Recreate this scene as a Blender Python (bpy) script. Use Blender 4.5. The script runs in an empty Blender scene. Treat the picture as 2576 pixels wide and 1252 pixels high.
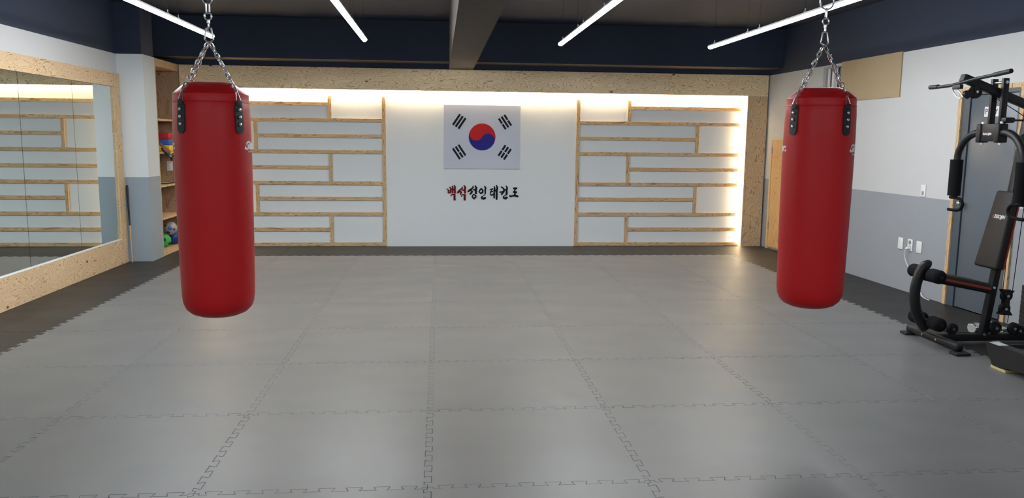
import bpy, bmesh, math, random
from mathutils import Vector, Matrix, Euler
PI = math.pi
random.seed(7)
S = bpy.context.scene
COL = S.collection

# ------------------------------------------------------------------ camera
cam_d = bpy.data.cameras.new('camera')
cam_d.sensor_fit = 'HORIZONTAL'
cam_d.sensor_width = 36.0
cam_d.lens = 36.0 * 2002.9 / 2576.0
cam_d.clip_start = 0.05
cam = bpy.data.objects.new('camera', cam_d)
COL.objects.link(cam)
cr = Vector((0.99585773, -0.09027876, 0.01082284))
cu = Vector((0.00173649, 0.13789216, 0.99044573))
cw = Vector((0.09090859, 0.98632424, -0.13747774))
M4 = Matrix((cr, cu, -cw)).transposed().to_4x4()
M4.translation = Vector((0.0531, -10.3572, 1.5283))
cam.matrix_world = M4
S.camera = cam

# ------------------------------------------------------------------ world, exposure
w = bpy.data.worlds.new('world')
w.use_nodes = True
w.node_tree.nodes['Background'].inputs[0].default_value = (0.6, 0.7, 0.9, 1)
w.node_tree.nodes['Background'].inputs[1].default_value = 0.02
S.world = w
S.view_settings.view_transform = 'Standard'
S.view_settings.look = 'None'
S.view_settings.gamma = 1.0
S.view_settings.use_curve_mapping = False
S.view_settings.exposure = 0.25

TUBE_STRENGTH = 92.0
LED_STRENGTH = 270.0

# ------------------------------------------------------------------ materials
def newmat(name):
    m = bpy.data.materials.new(name)
    m.use_nodes = True
    nt = m.node_tree
    return m, nt, nt.nodes['Principled BSDF']

def N(nt, kind, **kw):
    n = nt.nodes.new(kind)
    for k, v in kw.items():
        setattr(n, k, v)
    return n

def simple(name, col, rough=0.5, metal=0.0, bump=0.0, bscale=200.0, spec=0.5, var=0.0, vscale=8.0, coat=0.0):
    m, nt, b = newmat(name)
    b.inputs['Base Color'].default_value = (*col, 1)
    b.inputs['Roughness'].default_value = rough
    b.inputs['Metallic'].default_value = metal
    b.inputs['Specular IOR Level'].default_value = spec
    b.inputs['Coat Weight'].default_value = coat
    tc = N(nt, 'ShaderNodeTexCoord')
    if bump > 0:
        n = N(nt, 'ShaderNodeTexNoise')
        n.inputs['Scale'].default_value = bscale
        n.inputs['Detail'].default_value = 3
        nt.links.new(tc.outputs['Object'], n.inputs['Vector'])
        bp = N(nt, 'ShaderNodeBump')
        bp.inputs['Strength'].default_value = bump
        bp.inputs['Distance'].default_value = 0.01
        nt.links.new(n.outputs['Fac'], bp.inputs['Height'])
        nt.links.new(bp.outputs['Normal'], b.inputs['Normal'])
    if var > 0:
        n = N(nt, 'ShaderNodeTexNoise')
        n.inputs['Scale'].default_value = vscale
        n.inputs['Detail'].default_value = 4
        nt.links.new(tc.outputs['Object'], n.inputs['Vector'])
        mx = N(nt, 'ShaderNodeMix', data_type='RGBA')
        mx.inputs[6].default_value = (*[c * (1 - var) for c in col], 1)
        mx.inputs[7].default_value = (*[min(1, c * (1 + var)) for c in col], 1)
        nt.links.new(n.outputs['Fac'], mx.inputs[0])
        nt.links.new(mx.outputs[2], b.inputs['Base Color'])
    return m

def emit(name, col, strength):
    m, nt, b = newmat(name)
    b.inputs['Base Color'].default_value = (0.8, 0.8, 0.8, 1)
    b.inputs['Emission Color'].default_value = (*col, 1)
    b.inputs['Emission Strength'].default_value = strength
    return m

def wood(name, grain, across=3.9, along=0.95, lines=19.0, light=(0.92, 0.715, 0.45), dark=(0.46, 0.285, 0.145),
         knots=True, scale=2.4, rough=0.55):
    """larch face veneer: contour-like dark growth lines, grain along one axis"""
    m, nt, b = newmat(name)
    L = nt.links.new
    tc = N(nt, 'ShaderNodeTexCoord')
    oi = N(nt, 'ShaderNodeObjectInfo')
    off = N(nt, 'ShaderNodeVectorMath', operation='SCALE')
    cmb = N(nt, 'ShaderNodeCombineXYZ')
    L(oi.outputs['Random'], cmb.inputs[0]); L(oi.outputs['Random'], cmb.inputs[1]); L(oi.outputs['Random'], cmb.inputs[2])
    L(cmb.outputs[0], off.inputs[0]); off.inputs['Scale'].default_value = 17.0
    add = N(nt, 'ShaderNodeVectorMath', operation='ADD')
    L(tc.outputs['Object'], add.inputs[0]); L(off.outputs[0], add.inputs[1])
    mp = N(nt, 'ShaderNodeMapping')
    sc = [across] * 3
    sc['XYZ'.index(grain)] = along
    mp.inputs['Scale'].default_value = sc
    L(add.outputs[0], mp.inputs['Vector'])
    n = N(nt, 'ShaderNodeTexNoise')
    n.inputs['Scale'].default_value = scale
    n.inputs['Detail'].default_value = 2.5
    n.inputs['Roughness'].default_value = 0.42
    n.inputs['Distortion'].default_value = 0.5
    L(mp.outputs[0], n.inputs['Vector'])
    mul = N(nt, 'ShaderNodeMath', operation='MULTIPLY')
    L(n.outputs['Fac'], mul.inputs[0]); mul.inputs[1].default_value = lines
    last = mul
    if knots:
        mk = N(nt, 'ShaderNodeMapping')
        sk = [5.0] * 3
        sk['XYZ'.index(grain)] = 2.6
        mk.inputs['Scale'].default_value = sk
        L(add.outputs[0], mk.inputs['Vector'])
        vo = N(nt, 'ShaderNodeTexVoronoi')
        vo.inputs['Scale'].default_value = 1.0
        L(mk.outputs[0], vo.inputs['Vector'])
        kr = N(nt, 'ShaderNodeMapRange')
        kr.inputs['From Min'].default_value = 0.0; kr.inputs['From Max'].default_value = 0.35
        kr.inputs['To Min'].default_value = 2.2; kr.inputs['To Max'].default_value = 0.0
        L(vo.outputs['Distance'], kr.inputs['Value'])
        last = N(nt, 'ShaderNodeMath', operation='ADD')
        L(mul.outputs[0], last.inputs[0]); L(kr.outputs[0], last.inputs[1])
    fr = N(nt, 'ShaderNodeMath', operation='FRACT')
    L(last.outputs[0], fr.inputs[0])
    rp = N(nt, 'ShaderNodeValToRGB')
    e = rp.color_ramp.elements
    e[0].position = 0.0; e[0].color = (*light, 1)
    e[1].position = 0.74; e[1].color = (*[l * 0.8 + d * 0.2 for l, d in zip(light, dark)], 1)
    x = e.new(0.895); x.color = (*dark, 1)
    x = e.new(0.94); x.color = (*dark, 1)
    x = e.new(1.0); x.color = (*light, 1)
    L(fr.outputs[0], rp.inputs[0])
    col = rp.outputs[0]
    if knots:
        k2 = N(nt, 'ShaderNodeMapRange')
        k2.inputs['From Min'].default_value = 0.05; k2.inputs['From Max'].default_value = 0.085
        L(vo.outputs['Distance'], k2.inputs['Value'])
        mx = N(nt, 'ShaderNodeMix', data_type='RGBA')
        mx.inputs[6].default_value = (0.14, 0.06, 0.025, 1)
        L(k2.outputs[0], mx.inputs[0]); L(col, mx.inputs[7])
        col = mx.outputs[2]
    # broad tone drift between veneer sheets
    n2 = N(nt, 'ShaderNodeTexNoise')
    n2.inputs['Scale'].default_value = 1.3
    L(add.outputs[0], n2.inputs['Vector'])
    hs = N(nt, 'ShaderNodeMapRange')
    hs.inputs['To Min'].default_value = 0.85; hs.inputs['To Max'].default_value = 1.12
    L(n2.outputs['Fac'], hs.inputs['Value'])
    sm = N(nt, 'ShaderNodeVectorMath', operation='SCALE')
    L(col, sm.inputs[0]); L(hs.outputs[0], sm.inputs['Scale'])
    L(sm.outputs[0], b.inputs['Base Color'])
    b.inputs['Roughness'].default_value = rough
    b.inputs['Specular IOR Level'].default_value = 0.3
    return m

def foam(name, col, rough, spec, sheen=0.0):
    """EVA foam mat: fine leathery grain plus a soft unevenness that differs from tile to tile"""
    m, nt, b = newmat(name)
    L = nt.links.new
    tc = N(nt, 'ShaderNodeTexCoord'); oi = N(nt, 'ShaderNodeObjectInfo')
    cmb = N(nt, 'ShaderNodeCombineXYZ')
    L(oi.outputs['Random'], cmb.inputs[0]); L(oi.outputs['Random'], cmb.inputs[1]); L(oi.outputs['Random'], cmb.inputs[2])
    off = N(nt, 'ShaderNodeVectorMath', operation='SCALE'); off.inputs['Scale'].default_value = 31.0
    L(cmb.outputs[0], off.inputs[0])
    add = N(nt, 'ShaderNodeVectorMath', operation='ADD')
    L(tc.outputs['Object'], add.inputs[0]); L(off.outputs[0], add.inputs[1])
    n1 = N(nt, 'ShaderNodeTexNoise'); n1.inputs['Scale'].default_value = 260; n1.inputs['Detail'].default_value = 2
    n2 = N(nt, 'ShaderNodeTexNoise'); n2.inputs['Scale'].default_value = 1.5; n2.inputs['Detail'].default_value = 1
    L(add.outputs[0], n1.inputs['Vector']); L(add.outputs[0], n2.inputs['Vector'])
    b1 = N(nt, 'ShaderNodeBump'); b1.inputs['Strength'].default_value = 0.10; b1.inputs['Distance'].default_value = 0.004
    b2 = N(nt, 'ShaderNodeBump'); b2.inputs['Strength'].default_value = 1.0; b2.inputs['Distance'].default_value = 0.022
    L(n2.outputs['Fac'], b2.inputs['Height']); L(n1.outputs['Fac'], b1.inputs['Height'])
    L(b2.outputs['Normal'], b1.inputs['Normal']); L(b1.outputs['Normal'], b.inputs['Normal'])
    mr = N(nt, 'ShaderNodeMapRange'); mr.inputs['To Min'].default_value = 0.93; mr.inputs['To Max'].default_value = 1.07
    L(oi.outputs['Random'], mr.inputs['Value'])
    sm = N(nt, 'ShaderNodeVectorMath', operation='SCALE'); sm.inputs[0].default_value = col
    L(mr.outputs[0], sm.inputs['Scale']); L(sm.outputs[0], b.inputs['Base Color'])
    b.inputs['Roughness'].default_value = rough
    b.inputs['Specular IOR Level'].default_value = spec
    b.inputs['Sheen Weight'].default_value = sheen
    b.inputs['Sheen Roughness'].default_value = 0.45
    return m

def wallpaint(name, low, high, split, top=None, ztop=2.46):
    m, nt, b = newmat(name)
    L = nt.links.new
    ge = N(nt, 'ShaderNodeNewGeometry'); sp = N(nt, 'ShaderNodeSeparateXYZ')
    L(ge.outputs['Position'], sp.inputs[0])
    gt = N(nt, 'ShaderNodeMath', operation='GREATER_THAN'); gt.inputs[1].default_value = split
    L(sp.outputs[2], gt.inputs[0])
    mx = N(nt, 'ShaderNodeMix', data_type='RGBA')
    mx.inputs[6].default_value = (*low, 1); mx.inputs[7].default_value = (*high, 1)
    L(gt.outputs[0], mx.inputs[0])
    out = mx.outputs[2]
    if top:
        g2 = N(nt, 'ShaderNodeMath', operation='GREATER_THAN'); g2.inputs[1].default_value = ztop
        L(sp.outputs[2], g2.inputs[0])
        m2 = N(nt, 'ShaderNodeMix', data_type='RGBA')
        L(out, m2.inputs[6]); m2.inputs[7].default_value = (*top, 1)
        L(g2.outputs[0], m2.inputs[0])
        out = m2.outputs[2]
    L(out, b.inputs['Base Color'])
    n = N(nt, 'ShaderNodeTexNoise'); n.inputs['Scale'].default_value = 140; n.inputs['Detail'].default_value = 3
    L(ge.outputs['Position'], n.inputs['Vector'])
    bp = N(nt, 'ShaderNodeBump'); bp.inputs['Strength'].default_value = 0.12; bp.inputs['Distance'].default_value = 0.004
    L(n.outputs['Fac'], bp.inputs['Height']); L(bp.outputs['Normal'], b.inputs['Normal'])
    b.inputs['Roughness'].default_value = 0.75
    b.inputs['Specular IOR Level'].default_value = 0.25
    return m

NAVY = (0.024, 0.033, 0.058)
WHITE = (0.54, 0.54, 0.54)
BLUE = (0.29, 0.305, 0.33)
BLUEL = (0.275, 0.325, 0.365)
MT = dict(
    white=simple('white_paint', (0.72, 0.755, 0.765), 0.7, bump=0.1, bscale=140, spec=0.25),
    wall=wallpaint('two_tone_wall_paint', BLUE, WHITE, 0.99, NAVY),
    walll=wallpaint('two_tone_wall_paint_left', BLUEL, WHITE, 1.02, NAVY),
    pillar=wallpaint('two_tone_pillar_paint', BLUEL, (0.66, 0.69, 0.70), 1.02, NAVY, 2.462),
    ceiling=simple('navy_slab_paint', (0.017, 0.027, 0.055), 0.7, bump=0.1, bscale=60, spec=0.3),
    navy=simple('navy_ceiling_paint', NAVY, 0.7, bump=0.1, bscale=60, spec=0.3),
    concrete=simple('dark_beam_paint', (0.095, 0.082, 0.075), 0.8, bump=0.3, bscale=25, spec=0.2, var=0.15),
    plyX=wood('larch_plywood_along_x', 'X', light=(0.95, 0.76, 0.48), dark=(0.52, 0.33, 0.17)),
    plyY=wood('larch_plywood_along_y', 'Y', light=(0.66, 0.485, 0.30), dark=(0.34, 0.20, 0.10)),
    plyZ=wood('larch_plywood_along_z', 'Z', light=(0.66, 0.48, 0.29), dark=(0.33, 0.20, 0.10)),
    batX=wood('pine_batten_along_x', 'X', across=11, along=1.0, lines=13, light=(0.64, 0.46, 0.265), dark=(0.26, 0.145, 0.062), knots=False, scale=1.5),
    batZ=wood('pine_batten_along_z', 'Z', across=11, along=1.0, lines=13, light=(0.64, 0.46, 0.265), dark=(0.26, 0.145, 0.062), knots=False, scale=1.5),
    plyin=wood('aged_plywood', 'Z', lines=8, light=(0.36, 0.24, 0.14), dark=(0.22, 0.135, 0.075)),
    hatch=wood('hatch_pine', 'Z', across=6, along=1.0, lines=8, light=(0.62, 0.40, 0.19), dark=(0.45, 0.26, 0.11), scale=1.6),
    edge=simple('plywood_edge', (0.62, 0.47, 0.28), 0.6, var=0.12, vscale=30),
    tan=simple('tan_board', (0.38, 0.285, 0.175), 0.75, bump=0.1, bscale=90, var=0.05),
    subfloor=simple('subfloor_grey', (0.02, 0.02, 0.02), 0.9),
    grey=foam('grey_foam', (0.047, 0.0485, 0.050), 0.42, 0.9, 0.26),
    black=foam('black_foam', (0.021, 0.0195, 0.0185), 0.46, 0.26),
    mirror=simple('mirror_glass', (0.80, 0.87, 0.86), 0.005, 1.0),
    seam=simple('mirror_seam', (0.05, 0.06, 0.06), 0.5),
    tube=emit('tube_diffuser', (0.93, 0.97, 1.0), TUBE_STRENGTH),
    led=emit('warm_led', (1.0, 0.74, 0.44), LED_STRENGTH),
    whiteplastic=simple('white_plastic', (0.75, 0.75, 0.74), 0.35),
    greyplastic=simple('grey_plastic', (0.28, 0.28, 0.28), 0.4),
    red=simple('red_vinyl', (0.42, 0.010, 0.013), 0.42, bump=0.06, bscale=420, spec=0.22),
    blackwebbing=simple('black_webbing', (0.010, 0.011, 0.014), 0.6, bump=0.2, bscale=500),
    steel=simple('zinc_steel', (0.68, 0.68, 0.68), 0.28, 1.0),
    chrome=simple('chrome', (0.85, 0.84, 0.82), 0.08, 1.0),
    printwhite=simple('white_print', (0.72, 0.70, 0.72), 0.5),
    gblack=simple('black_powder_coat', (0.011, 0.011, 0.013), 0.42, bump=0.05, bscale=300, spec=0.3),
    foamblack=simple('black_sponge', (0.006, 0.006, 0.007), 0.9, bump=0.4, bscale=300, spec=0.15),
    leather=simple('black_brown_leatherette', (0.014, 0.0115, 0.011), 0.55, bump=0.1, bscale=300, spec=0.3),
    orange=simple('orange_red_piping', (0.25, 0.032, 0.016), 0.45),
    rubber=simple('black_rubber', (0.008, 0.008, 0.008), 0.6),
    flagwhite=simple('flag_white', (0.56, 0.59, 0.68), 0.5, spec=0.12),
    flagred=simple('flag_red', (0.50, 0.018, 0.020), 0.5, spec=0.12),
    flagblue=simple('flag_blue', (0.020, 0.022, 0.22), 0.5, spec=0.12),
    flagblack=simple('flag_black', (0.010, 0.011, 0.016), 0.5, spec=0.12),
    letterred=simple('letter_maroon', (0.13, 0.004, 0.007), 0.45, spec=0.12),
    letterblack=simple('letter_black', (0.004, 0.004, 0.007), 0.45, spec=0.12),
    doorblue=simple('door_blue_grey_paint', (0.105, 0.122, 0.145), 0.30, bump=0.15, bscale=14, spec=0.5),
    jamb=simple('jamb_dark_blue_paint', (0.060, 0.074, 0.095), 0.4),
    glass=simple('frosted_window_pane', (0.40, 0.43, 0.42), 0.15, spec=0.6),
    brownframe=simple('brown_window_frame', (0.085, 0.065, 0.045), 0.5),
    pinred=simple('pad_red', (0.42, 0.012, 0.025), 0.4),
    pinblue=simple('pad_blue', (0.025, 0.10, 0.42), 0.4),
    pinyellow=simple('pad_yellow', (0.75, 0.50, 0.010), 0.4),
    ballgreen=simple('green_ball', (0.03, 0.36, 0.06), 0.4),
    ballblue=simple('blue_ball', (0.012, 0.04, 0.24), 0.3),
    ballwhite=simple('white_ball', (0.33, 0.32, 0.31), 0.45),
    ballmaroon=simple('maroon_mark', (0.13, 0.012, 0.03), 0.5),
    brownstrap=simple('brown_woven_strap', (0.16, 0.075, 0.045), 0.8, bump=0.5, bscale=220),
    cuewood=simple('cue_wood', (0.50, 0.32, 0.15), 0.35),
    block=simple('pale_yellow_board', (0.55, 0.45, 0.20), 0.6),
    label=simple('grey_label', (0.42, 0.44, 0.45), 0.5),
    wire=simple('dark_wire', (0.006, 0.006, 0.008), 0.6),
)

# ------------------------------------------------------------------ mesh helpers
class MB:
    def __init__(s): s.bm = bmesh.new()
    def box(s, lo, hi, bev=0.0, seg=2, rot=None, at=None):
        a, b = Vector(lo), Vector(hi)
        r = bmesh.ops.create_cube(s.bm, size=1.0)
        vs = r['verts']
        c = (a + b) / 2; d = b - a
        for v in vs: v.co = Vector((v.co.x * d.x, v.co.y * d.y, v.co.z * d.z))
        if bev > 0:
            es = list({e for v in vs for e in v.link_edges})
            rr = bmesh.ops.bevel(s.bm, geom=es, offset=bev, segments=seg, affect='EDGES', profile=0.5)
            vs = list({v for f in rr['faces'] for v in f.verts} | {v for v in vs if v.is_valid})
        for v in vs:
            p = v.co
            if rot is not None: p = rot @ p
            v.co = p + (Vector(at) if at is not None else c)
        return vs
    def ring(s, c, t, up, r, seg, squash=1.0):
        t = t.normalized()
        x = up.cross(t)
        if x.length < 1e-6: x = Vector((1, 0, 0)).cross(t)
        x.normalize(); y = t.cross(x)
        return [s.bm.verts.new(c + x * (r * math.cos(2 * PI * i / seg)) + y * (r * squash * math.sin(2 * PI * i / seg))) for i in range(seg)], x
    def tube(s, pts, rad, seg=12, closed=False, caps=True, squash=1.0, up=None):
        pts = [Vector(p) for p in pts]
        n = len(pts)
        rads = rad if isinstance(rad, (list, tuple)) else [rad] * n
        u = Vector(up) if up is not None else None
        rings = []
        for i, p in enumerate(pts):
            if closed: t = pts[(i + 1) % n] - pts[i - 1]
            else: t = pts[min(i + 1, n - 1)] - pts[max(i - 1, 0)]
            if t.length < 1e-9: t = Vector((0, 0, 1))
            t.normalize()
            if u is None:
                u = Vector((0, 0, 1)) if abs(t.z) < 0.9 else Vector((0, 1, 0))
            if up is None:
                u = (u - t * u.dot(t))
                if u.length < 1e-6: u = Vector((1, 0, 0)) - t * t.x
                u.normalize()
            rg, x = s.ring(p, t, u, rads[i], seg, squash)
            rings.append(rg)
        m = n if closed else n - 1
        for i in range(m):
            a, b = rings[i], rings[(i + 1) % n]
            for k in range(seg):
                s.bm.faces.new((a[k], a[(k + 1) % seg], b[(k + 1) % seg], b[k])).smooth = True
        if caps and not closed:
            s.bm.faces.new(rings[0][::-1]); s.bm.faces.new(rings[-1])
        return s
    def cyl(s, a, b, r, seg=24, r2=None):
        s.tube([a, b], [r, r if r2 is None else r2], seg)
        return s
    def capsule(s, a, b, r, seg=20, k=5):
        a, b = Vector(a), Vector(b); d = (b - a).normalized(); q = r * 0.6
        pts, rs = [], []
        for i in range(k + 1):
            t = PI / 2 * i / k
            pts.append(a + d * (q - q * math.cos(t))); rs.append(max(r * math.sin(t), 0.0005))
        for i in range(k, -1, -1):
            t = PI / 2 * i / k
            pts.append(b - d * (q - q * math.cos(t))); rs.append(max(r * math.sin(t), 0.0005))
        s.tube(pts, rs, seg)
        return s
    def lathe(s, prof, seg=48, c=(0, 0, 0)):
        c = Vector(c); rings = []
        for r, z in prof:
            if r < 1e-6: rings.append([s.bm.verts.new(c + Vector((0, 0, z)))])
            else: rings.append([s.bm.verts.new(c + Vector((r * math.cos(2 * PI * i / seg), r * math.sin(2 * PI * i / seg), z))) for i in range(seg)])
        for a, b in zip(rings, rings[1:]):
            for k in range(seg):
                q = (k + 1) % seg
                if len(a) == 1: f = s.bm.faces.new((a[0], b[q], b[k]))
                elif len(b) == 1: f = s.bm.faces.new((a[k], a[q], b[0]))
                else: f = s.bm.faces.new((a[k], a[q], b[q], b[k]))
                f.smooth = True
        return s
    def sphere(s, c, r, u=32, v=20, sx=1, sy=1, sz=1):
        rr = bmesh.ops.create_uvsphere(s.bm, u_segments=u, v_segments=v, radius=r)
        for x in rr['verts']:
            x.co = Vector((x.co.x * sx, x.co.y * sy, x.co.z * sz)) + Vector(c)
            for f in x.link_faces: f.smooth = True
        return s
    def prism(s, poly, origin, ux, uy, th):
        """2D polygon in the plane (ux, uy) extruded by th along ux x uy"""
        ux, uy, o = Vector(ux), Vector(uy), Vector(origin)
        nrm = ux.cross(uy).normalized()
        a = [s.bm.verts.new(o + ux * p[0] + uy * p[1]) for p in poly]
        b = [s.bm.verts.new(o + ux * p[0] + uy * p[1] + nrm * th) for p in poly]
        s.bm.faces.new(a[::-1]); s.bm.faces.new(b)
        for i in range(len(a)):
            j = (i + 1) % len(a)
            s.bm.faces.new((a[i], a[j], b[j], b[i]))
        return s
    def stadium(s, c, t, n, L, W, r, seg=6, k=6):
        """one chain link: long axis t, lying in the plane (t, n)"""
        c, t, n = Vector(c), Vector(t).normalized(), Vector(n).normalized()
        h = (L - W) / 2; R = W / 2 - r
        pts = []
        for i in range(k + 1):
            a = PI * i / k; pts.append(c + t * (h + R * math.sin(a)) + n * (R * math.cos(a)))
        for i in range(k + 1):
            a = PI * i / k; pts.append(c - t * (h + R * math.sin(a)) - n * (R * math.cos(a)))
        s.tube(pts, r, seg, closed=True, up=t.cross(n))
        return s
    def recalc(s):
        bmesh.ops.recalc_face_normals(s.bm, faces=s.bm.faces[:])
        return s

def world_loc(o):
    l = Vector(o.location)
    while o.parent: o = o.parent; l += o.location
    return l

def put(name, mb, m, parent=None, loc=None, recalc=True):
    """link the mesh builder (built in world coordinates) as one object"""
    if recalc: mb.recalc()
    me = bpy.data.meshes.new(name)
    o = bpy.data.objects.new(name, me)
    COL.objects.link(o)
    base = Vector(loc) if loc is not None else (world_loc(parent) if parent else None)
    if base is None:
        xs = [v.co for v in mb.bm.verts]
        base = Vector(((min(v.x for v in xs) + max(v.x for v in xs)) / 2, (min(v.y for v in xs) + max(v.y for v in xs)) / 2, min(v.z for v in xs)))
    for v in mb.bm.verts: v.co -= base
    mb.bm.to_mesh(me); mb.bm.free()
    me.shade_smooth(); me.set_sharp_from_angle(angle=math.radians(30))
    me.materials.append(m)
    if parent:
        o.parent = parent; o.location = base - world_loc(parent)
    else: o.location = base
    return o

def tag(o, label, cat, group=None, kind=None):
    o['label'] = label
    if cat: o['category'] = cat
    if group: o['group'] = group
    if kind: o['kind'] = kind
    return o

def thing(name, label, cat, loc, group=None):
    o = bpy.data.objects.new(name, None)
    o.empty_display_size = 0.1
    COL.objects.link(o)
    o.location = loc
    return tag(o, label, cat, group)

def struct(name, mb, m, label=None):
    o = put(name, mb, m)
    o['kind'] = 'structure'
    if label: o['label'] = label
    return o

def text_into(mb, s, size, origin, ux, uy, th=0.002, bold=0.0, shear=0.0, fit=None, warp=None):
    """lettering as flat extruded letters; fit = exact width; warp maps (x, y, z) to world"""
    cd = bpy.data.curves.new('lettering', 'FONT')
    cd.body = s; cd.size = size; cd.offset = bold; cd.shear = shear; cd.resolution_u = 4
    cd.extrude = th / 2
    to = bpy.data.objects.new('lettering', cd)
    COL.objects.link(to)
    dg = bpy.context.evaluated_depsgraph_get()
    me = bpy.data.meshes.new_from_object(to.evaluated_get(dg))
    bpy.data.objects.remove(to); bpy.data.curves.remove(cd)
    ux, uy, o = Vector(ux), Vector(uy), Vector(origin)
    nn = ux.cross(uy)
    xs = [v.co.x for v in me.vertices]
    k = fit / (max(xs) - min(xs)) if fit else 1.0
    x0 = min(xs)
    for v in me.vertices:
        x, y, z = (v.co.x - x0) * k, v.co.y, v.co.z
        v.co = warp(x, y, z) if warp else o + ux * x + uy * y + nn * z
    mb.bm.from_mesh(me)
    bpy.data.meshes.remove(me)
    return mb

# ------------------------------------------------------------------ setting
XL, YB, ZC = -3.72, 0.95, 3.05
YF = -12.2
RS = 0.0275                                   # the right wall runs very slightly askew
def XR(y): return 4.78 + RS * (0.9 - y)

def quadprism(pts, z0, z1):
    mb = MB()
    a = [mb.bm.verts.new((x, y, z0)) for x, y in pts]
    b = [mb.bm.verts.new((x, y, z1)) for x, y in pts]
    mb.bm.faces.new(a); mb.bm.faces.new(b)
    for i in range(len(a)):
        j = (i + 1) % len(a)
        mb.bm.faces.new((a[i], a[j], b[j], b[i]))
    return mb

struct('floor', quadprism([(XL - 0.2, YF - 0.2), (XR(YF) + 0.2, YF - 0.2), (XR(YB) + 0.2, YB + 0.2), (XL - 0.2, YB + 0.2)], -0.12, -0.021), MT['subfloor'])
mb = MB(); mb.box((XL - 0.2, YF - 0.2, ZC), (XR(YF) + 0.3, YB + 0.2, ZC + 0.15))
struct('ceiling', mb, MT['ceiling'])
mb = MB(); mb.box((XL - 0.15, YF - 0.15, -0.12), (XL, YB + 0.15, ZC))
struct('wall_left', mb, MT['walll'])
# right wall with an opening for the high window, and a door recess
wy0, wy1, wz0, wz1 = -2.20, -0.63, 2.06, 2.445
dy0, dy1, dz1 = -3.985, -3.275, 1.995
mb = MB()
def rpanel(y0, y1, z0, z1):
    for p in (quadprism([(XR(y0), y0), (XR(y0) + 0.15, y0), (XR(y1) + 0.15, y1), (XR(y1), y1)], z0, z1),):
        me = bpy.data.meshes.new('tmp'); p.bm.to_mesh(me); mb.bm.from_mesh(me); bpy.data.meshes.remove(me); p.bm.free()
rpanel(YF, dy0, -0.12, ZC); rpanel(dy0, dy1, dz1, ZC); rpanel(dy1, wy0, -0.12, ZC)
rpanel(wy0, wy1, -0.12, wz0); rpanel(wy0, wy1, wz1, ZC); rpanel(wy1, YB + 0.15, -0.12, ZC)
rpanel(dy0, dy1, -0.12, -0.021)
struct('wall_right', mb, MT['wall'])
mb = MB(); mb.box((XL, YB, -0.12), (XR(YB), YB + 0.15, 2.535)); struct('wall_back', mb, MT['white'])
mb = MB(); mb.box((XL - 0.15, YF - 0.15, -0.12), (XR(YF) + 0.15, YF, ZC)); struct('wall_front', mb, MT['wall'])
mb = MB(); mb.box((XL, -0.42, -0.12), (-3.42, -0.025, 2.462)); mb.box((XL, -0.42, 2.462), (-3.43, -0.025, ZC))
struct('pillar', mb, MT['pillar'])
# perimeter beam over the back wall and the main beam running towards the camera
mb = MB(); mb.box((XL, 0.52, 2.534), (XR(0.52), YB, ZC)); o = struct('ceiling_beam', mb, MT['navy'])
mb = MB(); mb.box((XL, 0.521, 2.531), (XR(0.52), YB, 2.534)); o2 = put('beam_underside', mb, MT['concrete'], o)
mb = MB(); mb.box((XL, 0.90, 2.461), (XR(0.9), YB, 2.531)); struct('trim_1', mb, MT['navy'])
mb = MB(); mb.box((0.19, YF, 2.46), (0.52, 0.90, ZC)); struct('ceiling_beam', mb, MT['concrete'])

# ------------------------------------------------------------------ puzzle foam mats
NT, AMP = 8, 0.0165
def profile():
    p = [(0.0, 0.0), (0.022, 0.0), (0.024, -AMP + 0.002), (0.027, -AMP)]
    for k in range(NT):
        c = 0.02 + 0.12 * (k + 0.5)
        p += [(c - 0.0235, -AMP), (c - 0.0262, -AMP + 0.004), (c - 0.0355, AMP - 0.006), (c - 0.0335, AMP - 0.001), (c - 0.0300, AMP),
              (c + 0.0300, AMP), (c + 0.0335, AMP - 0.001), (c + 0.0355, AMP - 0.006), (c + 0.0262, -AMP + 0.004), (c + 0.0235, -AMP)]
    p += [(0.973, -AMP), (0.976, -AMP + 0.002), (0.978, 0.0), (1.0, 0.0)]
    return p
PROF = profile()

def tile_mesh(name, outline, gap=0.0005, th=0.02, ch=0.0009):
    """closed outline (counter-clockwise) inset by gap, with a small top chamfer"""
    n = len(outline)
    def inset(d):
        out = []
        for i in range(n):
            a, b, c = Vector(outline[i - 1]), Vector(outline[i]), Vector(outline[(i + 1) % n])
            e1 = (b - a); e2 = (c - b)
            if e1.length < 1e-9 or e2.length < 1e-9: out.append(b); continue
            e1.normalize(); e2.normalize()
            n1 = Vector((-e1.y, e1.x)); n2 = Vector((-e2.y, e2.x))
            m = n1 + n2
            if m.length < 1e-6: out.append(b); continue
            m.normalize()
            out.append(b + m * (d / max(0.35, m.dot(n1))))
        return out
    bm = bmesh.new()
    r0 = [bm.verts.new((p.x, p.y, -th)) for p in inset(gap)]
    r1 = [bm.verts.new((p.x, p.y, -0.0015)) for p in inset(gap)]
    r2 = [bm.verts.new((p.x, p.y, 0.0)) for p in inset(gap + ch)]
    for a, b in ((r0, r1), (r1, r2)):
        for i in range(n):
            j = (i + 1) % n
            bm.faces.new((a[i], a[j], b[j], b[i]))
    bm.faces.new(r2)
    me = bpy.data.meshes.new(name)
    bm.to_mesh(me); bm.free()
    return me

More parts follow.
